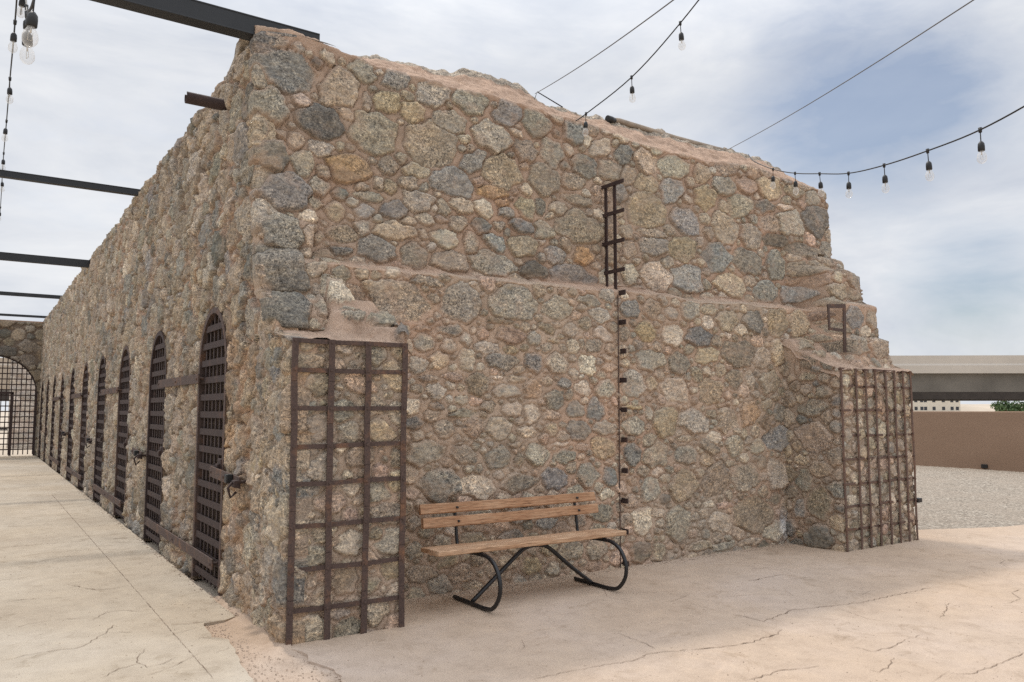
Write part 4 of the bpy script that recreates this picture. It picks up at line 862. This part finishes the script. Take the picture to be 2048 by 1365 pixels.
# cracks: thin dirt-filled strips following the real cracks
def cracks():
    global CR
    CR = '-.535,11.0 -.537,6.0 -.534,3.0 -.536,.8 -.535,-.45|' + '|'.join(CR.split('|')[1:])+'|-9,5.19 -1.42,5.22|-9,2.33 -1.47,2.31|-9,9.9 -1.3,9.88|-9,13.96 -1.2,13.95|-.54,5.19 -.08,5.16|-.54,9.8 -.07,9.75'
    m = MB(); rng = random.Random(9)
    rr = random.Random(77); extra = []
    for q in range(46):
        x, y = (rr.uniform(-1.6, -.12), rr.uniform(-.5, 7)) if q < 24 else (rr.uniform(.4, 7), rr.uniform(-3, .5))
        a = rr.choice((rr.uniform(-.5, .5), rr.uniform(-1, 2.5))); p = ['%.3f,%.3f' % (x, y)]
        for _ in range(rr.randint(1, 4)):
            a += rr.uniform(-.7, .7); s = rr.uniform(.06, .24); x += s*math.cos(a); y += s*math.sin(a); p.append('%.3f,%.3f' % (x, y))
        if (q < 24 and x < -.1) or (q >= 24 and y < .6): extra.append(' '.join(p))
    nb = len(CR.split('|')); CR += '|'+'|'.join(extra)
    for k, l in enumerate(CR.split('|')):
        p = [tuple(map(float, q.split(','))) for q in l.split()]
        q = rough_line(p, .012 if 0 < k < 23 else .003, 50+k, .035)
        n = len(q); L = []; R_ = []
        for i, a in enumerate(q):
            b = q[min(i+1, n-1)]; c = q[max(i-1, 0)]; dx, dy = b[0]-c[0], b[1]-c[1]; d = math.hypot(dx, dy)+1e-9
            dist = math.hypot(a[0]+1.7, a[1]+5.1)
            w = (.0011+.0013*rng.random())*(min(1, i/3+.25)*min(1, (n-1-i)/3+.25))*(.8+dist*.06)
            if k >= nb or k == 0: w *= .6
            if rng.random() < .06: w *= 2.2
            if rng.random() < .10: w *= .25
            z = .0165 if a[0] < -.06 and (k < 14 or k > 22) else .0085
            L.append((a[0]-dy/d*w, a[1]+dx/d*w, z)); R_.append((a[0]+dy/d*w, a[1]-dx/d*w, z))
        m.add(L+R_, [(i, i+n, i+n+1, i+1) for i in range(n-1)])
    o = m.build('pavement_crack', M_CRACK); o['kind'] = 'structure'
cracks()
# loose grit and pebbles at the foot of the corner and over the slabs
def grit():
    rng = random.Random(4); m = MB()
    def peb(x, y, z, r):
        vs = []
        for a, b, c in ((1,0,0),(-1,0,0),(0,1,0),(0,-1,0),(0,0,.7),(0,0,-.5)):
            s = r*rng.uniform(.7, 1.25); vs.append((x+a*s, y+b*s, z+c*s))
        m.add(vs, [(0,2,4),(2,1,4),(1,3,4),(3,0,4),(2,0,5),(1,2,5),(3,1,5),(0,3,5)])
    for _ in range(900):
        y = rng.uniform(-1.4, .9); x = rng.uniform(-.36, .1)
        if y > 0: x = rng.uniform(-.32, -.03)
        peb(x, y, -.004, rng.uniform(.002, .007))
    for _ in range(260): peb(rng.uniform(-3, -.1), rng.uniform(-.9, 9), .014, rng.uniform(.002, .005))
    for _ in range(420): peb(rng.uniform(.1, 8), rng.uniform(-3.2, .6), .006, rng.uniform(.002, .006))
    for _ in range(500):
        x = rng.uniform(.9, 5.95); peb(x, .64-abs(rng.gauss(0, .05)), .006, rng.uniform(.003, .010))
    for _ in range(400):
        y = rng.uniform(.8, 12); peb(-.05-abs(rng.gauss(0, .03)), y, .014, rng.uniform(.003, .010))
    o = m.build('grit', mat_simple('grit_stone', (.40, .31, .24), .9, 0, .4, 40, 0)); o['kind'] = 'stuff'; o['label'] = 'loose grit and sand grains scattered along the wall foot and slabs'; o['category'] = 'grit'
grit()

# ================================================================ park bench
T = empty('park_bench', 'wooden plank bench on bent black steel tube legs against the stone wall', 'bench', (2.1, .3, 0))
def P3(x, y, z): return (x-2.1, y-.3, z)
def plank(name, x0, x1, yc, zc, wy, tz, tilt, mat, par, seed):
    rng = random.Random(seed); m = MB(); n = 24; prof = []
    h = [(-wy/2, -tz/2), (wy/2, -tz/2), (wy/2, tz/2), (-wy/2, tz/2)]
    bv = min(.006, .3*min(wy, tz)); rp = []
    for (a, b) in h:
        sx, sz = (1 if a > 0 else -1), (1 if b > 0 else -1)
        o = [(a-sx*bv, b), (a, b-sz*bv)]
        if sx*sz > 0: o = o[::-1] 
        rp += o
    vs = []
    for i in range(n+1):
        t = i/n; x = x0+(x1-x0)*t
        for (a, b) in rp:
            jx = rng.uniform(-.006, .006) if i in (0, n) else 0
            a2 = a+.0015*rng.uniform(-1, 1); b2 = b+.0015*rng.uniform(-1, 1)-.004*math.sin(t*math.pi)
            ca, sa = math.cos(tilt), math.sin(tilt)
            vs.append(P3(x+jx, yc+a2*ca-b2*sa, zc+a2*sa+b2*ca))
    k = len(rp); fs = [(i*k+j, i*k+(j+1) % k, (i+1)*k+(j+1) % k, (i+1)*k+j) for i in range(n) for j in range(k)]
    fs += [tuple(range(k))[::-1], tuple(n*k+j for j in range(k))]
    m.add(vs, fs); return m.build(name, mat, par)
plank('seat', 1.15, 2.97, .13, .445, .155, .036, rad(-3), M_WOOD2, T, 1)
plank('seat', 1.17, 2.99, .30, .437, .150, .036, rad(-3), M_WOOD2, T, 2)
plank('backrest', 1.20, 2.95, .455, .725, .034, .078, rad(-12), M_WOOD, T, 3)
plank('backrest', 1.21, 2.96, .430, .620, .034, .080, rad(-12), M_WOOD, T, 4)
def smooth(pts, n=8):
    out = []; p = [Vector(q) for q in pts]; p = [p[0]*2-p[1]]+p+[p[-1]*2-p[-2]]
    for i in range(1, len(p)-2):
        for k in range(n):
            t = k/n; a, b, c, d = p[i-1:i+3]
            out.append(.5*((2*b)+(c-a)*t+(2*a-5*b+4*c-d)*t*t+(3*b-3*c+d-a)*t**3))
    out.append(p[-2]); return out
for x in (1.52, 2.74):
    m = MB()
    m.tube(smooth([P3(x, .47, .022), P3(x, .25, .022), P3(x, .02, .022), P3(x, -.10, .045), P3(x, -.185, .14), P3(x, -.195, .25), P3(x, -.13, .355), P3(x, -.02, .405), P3(x, .10, .408), P3(x, .36, .40)]), .016, 12)
    m.build('leg', M_TUBE, T)
    m = MB(); m.tube(smooth([P3(x, .20, .400), P3(x, .34, .400), P3(x, .42, .43), P3(x, .440, .50), P3(x, .455, .60), P3(x, .488, .76)]), .013, 10)
    for z, y in ((.725, .462), (.62, .438)): m.tube([P3(x, y-.042, z), P3(x, y+.03, z)], .009, 8)
    m.build('back_support', M_TUBE, T)
m = MB(); m.tube(smooth([P3(1.535, .22, .03), P3(1.75, .22, .19), P3(1.98, .22, .36), P3(2.06, .22, .395), P3(2.13, .22, .402), P3(2.20, .22, .395), P3(2.28, .22, .36), P3(2.50, .22, .19), P3(2.725, .22, .03)]), .017, 12)
m.build('brace', M_TUBE, T)
for x in (1.52, 2.74):
    m = MB(); m.bar(P3(x, .06, .420), P3(x, .37, .414), .04, .008); m.build('seat_bracket', M_TUBE, T)

# ================================================================ steel beams over the alley
def beam(y, z0, z1, x1, w, label):
    m = MB(); t = .012
    m.box((-6.2, -w/2, z1-t-z0), (x1, w/2, z1-z0), .003); m.box((-6.2, -w/2, 0), (x1, w/2, t), .003)
    m.box((-6.2, -w/2+.004, t), (x1, -w/2+.012, z1-z0-t)); m.box((-6.2, w/2-.012, t), (x1, w/2-.004, z1-z0-t))
    m.box((x1-.006, -w/2+.012, t), (x1-.001, w/2-.012, z1-z0-t))
    o = m.build('steel_beam', M_BEAM); o.location = (0, y, z0)
    tag(o, label, 'beam', 'steel beams spanning the alley')
beam(1.12, 4.475, 4.63, .53, .14, 'nearest black steel beam, resting on the front corner of the stone block')
beam(6.50, 4.405, 4.49, .30, .09, 'thin black steel beam second from the camera, above the alley')
beam(12.3, 4.285, 4.43, .30, .10, 'thicker black steel beam, third of those crossing the alley')
beam(18.5, 4.385, 4.475, .30, .09, 'fourth black steel beam crossing the alley, before the last one')
beam(24.6, 4.47, 4.54, .30, .09, 'farthest black steel beam, just above the arched stone wall')

# ================================================================ string lights
def bulb_meshes():
    s = MB(); s.tube([(0,0,0), (0,0,-.075)], .0035, 6)
    s.tube([(0,0,.012), (0,0,-.016)], [.012, .010], 8)
    s.lathe([(0, -.070), (.010, -.072), (.019, -.084), (.021, -.10), (.021, -.125), (.018, -.128), (0, -.128)], n=12)
    a = s.build('socket', M_BLK); 
    g = MB(); g.lathe([(.013, -.126), (.017, -.136), (.026, -.150), (.030, -.168), (.028, -.184), (.018, -.197), (.006, -.203), (0, -.204)], n=16)
    b = g.build('glass_bulb', M_GLASS)
    f = MB(); f.tube([(0,0,-.126), (0,0,-.150)], .004, 6); f.tube([(-.008,0,-.15), (-.008,0,-.178), (.008,0,-.178), (.008,0,-.15)], .0012, 5)
    c = f.build('filament', M_FIL)
    for o in (a, b, c): C.objects.unlink(o)
    return a, b, c
BS, BG, BF = bulb_meshes()
def string(label, cable_pts, bulbs, scale=1.0):
    o0 = Vector(cable_pts[0]); t = empty('string_light', label, 'string lights', o0, 'festoon strings of clear bulbs on black cable')
    m = MB(); m.tube([Vector(p)-o0 for p in smooth(cable_pts, 6)], .0055, 6); m.build('cable', M_BLK, t)
    for k, p in enumerate(bulbs):
        s = BS.copy(); C.objects.link(s); s.parent = t; s.location = Vector(p)-o0; s.rotation_euler = (.04*math.sin(k*5), .05*math.cos(k*3), k)
        s.scale = (scale, scale, scale*1.12)
        g = BG.copy(); C.objects.link(g); g.parent = s
        f = BF.copy(); C.objects.link(f); f.parent = s
S1 = [(5.893, .949, 4.47), (5.574, .436, 4.185), (5.253, -.081, 3.954), (4.922, -.596, 3.763), (4.591, -1.111, 3.581), (4.263, -1.635, 3.459), (3.934, -2.162, 3.371), (3.596, -2.685, 3.302), (3.259, -3.214, 3.294), (2.92, -3.75, 3.33), (2.58, -4.28, 3.42), (2.24, -4.8, 3.56)]
string('string of clear bulbs sagging to the right of the stone block across blue sky', [(6.1, 1.2, 4.66)]+S1[0:]+[(1.9, -5.3, 3.75)], S1[1:])
S2 = [(3.078, .676, 4.367), (2.967, -.095, 4.431), (2.85, -.80, 4.60), (2.73, -1.52, 4.86)]
string('short string of clear bulbs rising steeply from the middle of the wall top', [(3.17, .95, 4.40)]+S2+[(2.6, -2.3, 5.2), (2.4, -3.3, 5.75)], S2+[(2.6, -2.3, 5.2)])
CAM = Vector((-1.693, -5.13, 1.5))
def along(px, k):  # helper used once to lay the left strings along the alley
    return None
S3 = [(-1.50, 24.0, 4.60), (-1.50, 19.5, 4.62), (-1.505, 15.5, 4.68), (-1.528, 12.6, 4.75), (-1.54, 10.2, 4.82), (-1.56, 8.2, 4.84), (-1.574, 6.6, 4.74), (-1.585, 4.638, 4.55), (-1.596, 2.966, 4.415), (-1.605, 1.298, 4.23)]
string('long string of clear bulbs running down the alley by the left edge', S3+[(-1.62, -.3, 4.25), (-1.64, -1.8, 4.45), (-1.66, -3.2, 4.8)], S3[1:])
S4 = [(-1.559, .562, 4.032), (-1.594, -1.146, 3.239), (-1.581, -1.51, 3.175)]
string('cluster of large clear bulbs hanging near the top left corner', [(-1.55, 2.6, 4.86), (-1.564, 1.245, 4.476), S4[0], (-1.575, -.4, 3.52), S4[1], S4[2], (-1.575, -2.0, 3.32), (-1.57, -3.0, 3.9)], [(-1.564, 1.245, 4.476)]+S4)

# guy wires
def wire(a, b, label, r=.0035):
    a = Vector(a); b = Vector(b); m = MB(); n = 14
    m.tube([(b-a)*(i/n)+Vector((0, 0, -.05*math.sin(math.pi*i/n))) for i in range(n+1)], r, 6)
    o = m.build('guy_wire', M_WIRE); o.location = a; tag(o, label, 'wire', 'guy wires above the block')
def ext(a, b, s): a = Vector(a); b = Vector(b); return a+(b-a)*s
wire((2.916, 1.3, 4.743), ext((2.916, 1.3, 4.743), (1.078, -2.371, 3.563), 1.5), 'thin grey wire rising from the wall top hump beside the steep bulb string')
wire((5.841, 1.3, 4.70), ext((5.841, 1.3, 4.826), (2.304, -3.195, 3.563), 1.3), 'thin grey wire crossing the blue sky above the sagging bulb string')

# ================================================================ beyond the yard
def parapet():
    m = MB(); m.box((19.6, -25, -.05), (19.9, 45, 1.46), .03); o = m.build('parapet_wall', M_STUC)
    tag(o, 'long low brown stucco parapet wall beyond the gravel yard', 'wall')
parapet()
m = MB(); m.box((19.56, 4.95, .02), (19.6, 5.1, .12), .01); o = m.build('drain_outlet', M_BLK); tag(o, 'small dark drain outlet at the foot of the brown parapet', 'drain')
# overpass
def overpass():
    a = Vector((63.9, 22.9, 0)); b = Vector((55.64, 28.48, 0)); d = (b-a).normalized(); n = Vector((-d.y, d.x, 0))
    if n.x < 0: n = -n
    t = empty('road_overpass', 'concrete road overpass with a pale barrier above a dark girder', 'bridge', a)
    def prism(name, prof, mat):
        vs = []; L = [-90, -40, 0, 60, 130]
        for s in L:
            for (u, z) in prof: vs.append(tuple(d*s+n*u+Vector((0, 0, z-.008*s*(1 if z > 4.5 else 0)*.3))))
        k = len(prof); fs = [(i*k+j, i*k+(j+1) % k, (i+1)*k+(j+1) % k, (i+1)*k+j) for i in range(len(L)-1) for j in range(k)]
        fs += [tuple(range(k))[::-1], tuple((len(L)-1)*k+j for j in range(k))]
        m = MB(); m.add(vs, fs); return m.build(name, mat, t)
    prism('barrier', [(0, 4.25), (0, 4.86), (.10, 5.0), (.10, 5.62), (.40, 5.62), (.40, 4.30)], M_BARR)
    prism('deck', [(.4, 4.1), (.4, 4.95), (12, 4.95), (12, 4.1)], M_BARR)
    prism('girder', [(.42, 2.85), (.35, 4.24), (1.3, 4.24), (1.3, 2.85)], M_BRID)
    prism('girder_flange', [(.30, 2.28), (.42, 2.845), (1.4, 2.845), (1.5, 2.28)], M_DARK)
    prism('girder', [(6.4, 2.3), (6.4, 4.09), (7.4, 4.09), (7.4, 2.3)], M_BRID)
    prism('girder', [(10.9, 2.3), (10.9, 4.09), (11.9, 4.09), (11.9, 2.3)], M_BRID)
    for s in (-75, 105):
        m = MB()
        for u in (2, 9.5):
            p = d*s+n*u; m.tube([(p.x, p.y, -.05), (p.x, p.y, 2.2)], .7, 20)
        q0 = d*s+n*.6; q1 = d*s+n*11.6; m.bar((q0.x, q0.y, 2.1), (q1.x, q1.y, 2.1), 1.4, .5)
        m.build('pier', M_BARR, t)
overpass()
def far_building():
    t = empty('office_building', 'cream building with rows of small dark windows under the overpass', 'building', (292, 160, 0))
    d = Vector((307.2-292.3, 150.1-160.2, 0)).normalized(); n = Vector((-d.y, d.x, 0)); 
    if n.x < 0: n = -n
    m = MB(); L0, L1 = -14, 18.2
    c = lambda s, u, z: tuple(d*s+n*u+Vector((0,0,z)))
    vs = [c(s, u, z) for z in (-.05, 6.3) for (s, u) in ((L0, 0), (L1, 0), (L1, 14), (L0, 14))]
    m.add(vs, [(0,1,2,3),(4,5,6,7),(0,1,5,4),(1,2,6,5),(2,3,7,6),(3,0,4,7)]); m.build('wall', M_HOUSE, t)
    m = MB(); vs = [c(s, u, z) for z in (6.3, 6.7) for (s, u) in ((L0-.3, -.3), (L1+.3, -.3), (L1+.3, 14.3), (L0-.3, 14.3))]
    m.add(vs, [(0,1,2,3),(4,5,6,7),(0,1,5,4),(1,2,6,5),(2,3,7,6),(3,0,4,7)]); m.build('parapet', M_HOUSE, t)
    for z in (1.35, 4.35):
        for s in (-11, -8, -5, -2, .8, 3.0, 4.4, 7.6, 11.2, 14.4, 16.4):
            m = MB(); vs = [c(s+a, u, z+b) for u in (-.05, -.01) for (a, b) in ((0, 0), (1.15, 0), (1.15, 1.3), (0, 1.3))]
            m.add(vs, [(0,1,2,3),(4,5,6,7),(0,1,5,4),(1,2,6,5),(2,3,7,6),(3,0,4,7)]); w = m.build('window', M_WIN, t)
far_building()
def hill():
    ss = np.linspace(-60, 140, 120); us = np.linspace(0, 60, 14); d = Vector((.83, -.558, 0)); n = Vector((.558, .83, 0))
    S, Uu = np.meshgrid(ss, us); Z = (4.3+1.0*fbm(S*.06, Uu*.05, 450, 4))*np.sin(np.clip(Uu/60, 0, 1)*math.pi)**.5-.5
    X = 330+d.x*S+n.x*Uu; Yy = 172+d.y*S+n.y*Uu
    o = grid_mesh('hill', X, Yy, Z, M_FAR); o['kind'] = 'structure'
hill()
def bush(x, y, w, h, label, seed):
    rng = np.random.RandomState(seed); t = empty('desert_tree', label, 'tree', (x, y, 0))
    m = MB()
    for k in range(5):
        a = rng.uniform(0, 6.28); m.tube([(0, 0, -.05), (.3*math.cos(a), .3*math.sin(a), h*.35), (w*.3*math.cos(a), w*.3*math.sin(a), h*.75)], [.12, .08, .03], 6)
    m.build('trunk', M_BARK, t)
    m = MB(); cl = [(rng.uniform(-1, 1)*w*.42, rng.uniform(-1, 1)*w*.35, h*rng.uniform(.45, .86), rng.uniform(.35, .75)) for _ in range(26)]
    for (cx, cy, cz, r) in cl:
        for _ in range(110):
            v = rng.normal(size=3); v /= np.linalg.norm(v); p = np.array((cx, cy, cz))+v*r*rng.uniform(.6, 1.1)*np.array((1.1, 1.1, .75))
            a = rng.normal(size=3)*.07; b = rng.normal(size=3)*.07
            m.add([p-a, p+b, p+a, p-b], [(0,1,2,3)])
    m.build('crown', M_LEAF, t)
bush(106.3, 43.3, 5.2, 2.75, 'round green tree showing above the parapet under the overpass at right edge', 3)

# ================================================================ camera, light, sky
cam = bpy.data.cameras.new('Camera'); co = bpy.data.objects.new('Camera', cam); C.objects.link(co)
cam.sensor_width = 36; cam.lens = 36*1584/2048; cam.clip_end = 5000; cam.clip_start = .05
Rm = Matrix(CAMR)      # rows: world axes expressed in camera (right, up, forward)
Mx = Matrix(((Rm[0][0], Rm[0][1], -Rm[0][2], CAM.x), (Rm[1][0], Rm[1][1], -Rm[1][2], CAM.y), (Rm[2][0], Rm[2][1], -Rm[2][2], CAM.z), (0,0,0,1)))
co.matrix_world = Mx; bpy.context.scene.camera = co

sun_to = Vector((-.14, 1.95, 3.55)).normalized()      # towards the sun: behind the block, a little to the left
sl = bpy.data.lights.new('sun', 'SUN'); sl.energy = SUN_E; sl.angle = rad(3.6); sl.color = (1.0, .93, .83)
so = bpy.data.objects.new('sun', sl); C.objects.link(so); so.rotation_euler = sun_to.to_track_quat('Z', 'Y').to_euler()
w = bpy.data.worlds.new('World'); bpy.context.scene.world = w; w.use_nodes = True
nt = w.node_tree; bg = nt.nodes['Background']
sky = nt.nodes.new('ShaderNodeTexSky'); sky.sky_type = 'NISHITA'; sky.sun_disc = False
sky.sun_elevation = math.asin(sun_to.z); sky.sun_rotation = math.atan2(sun_to.x, sun_to.y)
sky.air_density = 1.0; sky.dust_density = 1.6; sky.ozone_density = 1.5
tc = nt.nodes.new('ShaderNodeTexCoord')
def wmap(scale, rot=(0,0,0)):
    mp = nt.nodes.new('ShaderNodeMapping'); mp.inputs['Scale'].default_value = scale; mp.inputs['Rotation'].default_value = rot
    nt.links.new(tc.outputs['Generated'], mp.inputs['Vector']); return mp.outputs[0]
n_big = noise(nt, 2.6, 6, .58, wmap((1, 1, 2.6), (.25, .2, .4)), .5)
n_str = noise(nt, 5.0, 6, .6, wmap((1, 1, 3.4), (.35, -.12, .3)), .3)
n_fin = noise(nt, 11.0, 5, .6, wmap((1, 1, 2.4), (.3, -.1, .1)), .5)
def blob(d, r0, r1):
    v = nt.nodes.new('ShaderNodeVectorMath'); v.operation = 'DISTANCE'; nt.links.new(tc.outputs['Generated'], v.inputs[0])
    v.inputs[1].default_value = Vector(d).normalized()
    mr = nt.nodes.new('ShaderNodeMapRange'); mr.interpolation_type = 'SMOOTHSTEP'
    mr.inputs['From Min'].default_value = r1; mr.inputs['From Max'].default_value = r0
    nt.links.new(v.outputs['Value'], mr.inputs['Value']); return mr.outputs[0]
holes = None
for (d, r0, r1, k) in HOLES:
    b = math_(nt, 'MULTIPLY', blob(d, r0, r1), k); holes = b if holes is None else math_(nt, 'ADD', holes, b)
thin = math_(nt, 'ADD', math_(nt, 'MULTIPLY', holes, 1.0), math_(nt, 'ADD', math_(nt, 'MULTIPLY', math_(nt, 'SUBTRACT', n_str, .5), 1.3), math_(nt, 'MULTIPLY', math_(nt, 'SUBTRACT', n_fin, .5), .7)))
cover = ramp(nt, thin, [(.05, (.98, .98, .98)), (.45, (.70, .70, .70)), (.9, (.30, .30, .30))])
cl = ramp(nt, math_(nt, 'ADD', math_(nt, 'MULTIPLY', n_big, .65), math_(nt, 'MULTIPLY', n_str, .35)), [(.34, CL[0]), (.46, CL[1]), (.60, CL[2])])
sp = nt.nodes.new('ShaderNodeSeparateXYZ'); nt.links.new(tc.outputs['Generated'], sp.inputs[0])
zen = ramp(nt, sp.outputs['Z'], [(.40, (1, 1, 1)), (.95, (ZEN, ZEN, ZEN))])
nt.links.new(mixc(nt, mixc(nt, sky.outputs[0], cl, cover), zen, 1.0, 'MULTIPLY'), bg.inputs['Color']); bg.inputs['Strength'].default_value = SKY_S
sc = bpy.context.scene
sc.view_settings.view_transform = 'Standard'; sc.view_settings.look = 'None'; sc.view_settings.exposure = EXPO; sc.view_settings.gamma = 1
sc.cycles.max_bounces = 6; sc.cycles.transparent_max_bounces = 8
sc.cycles.use_denoising = False
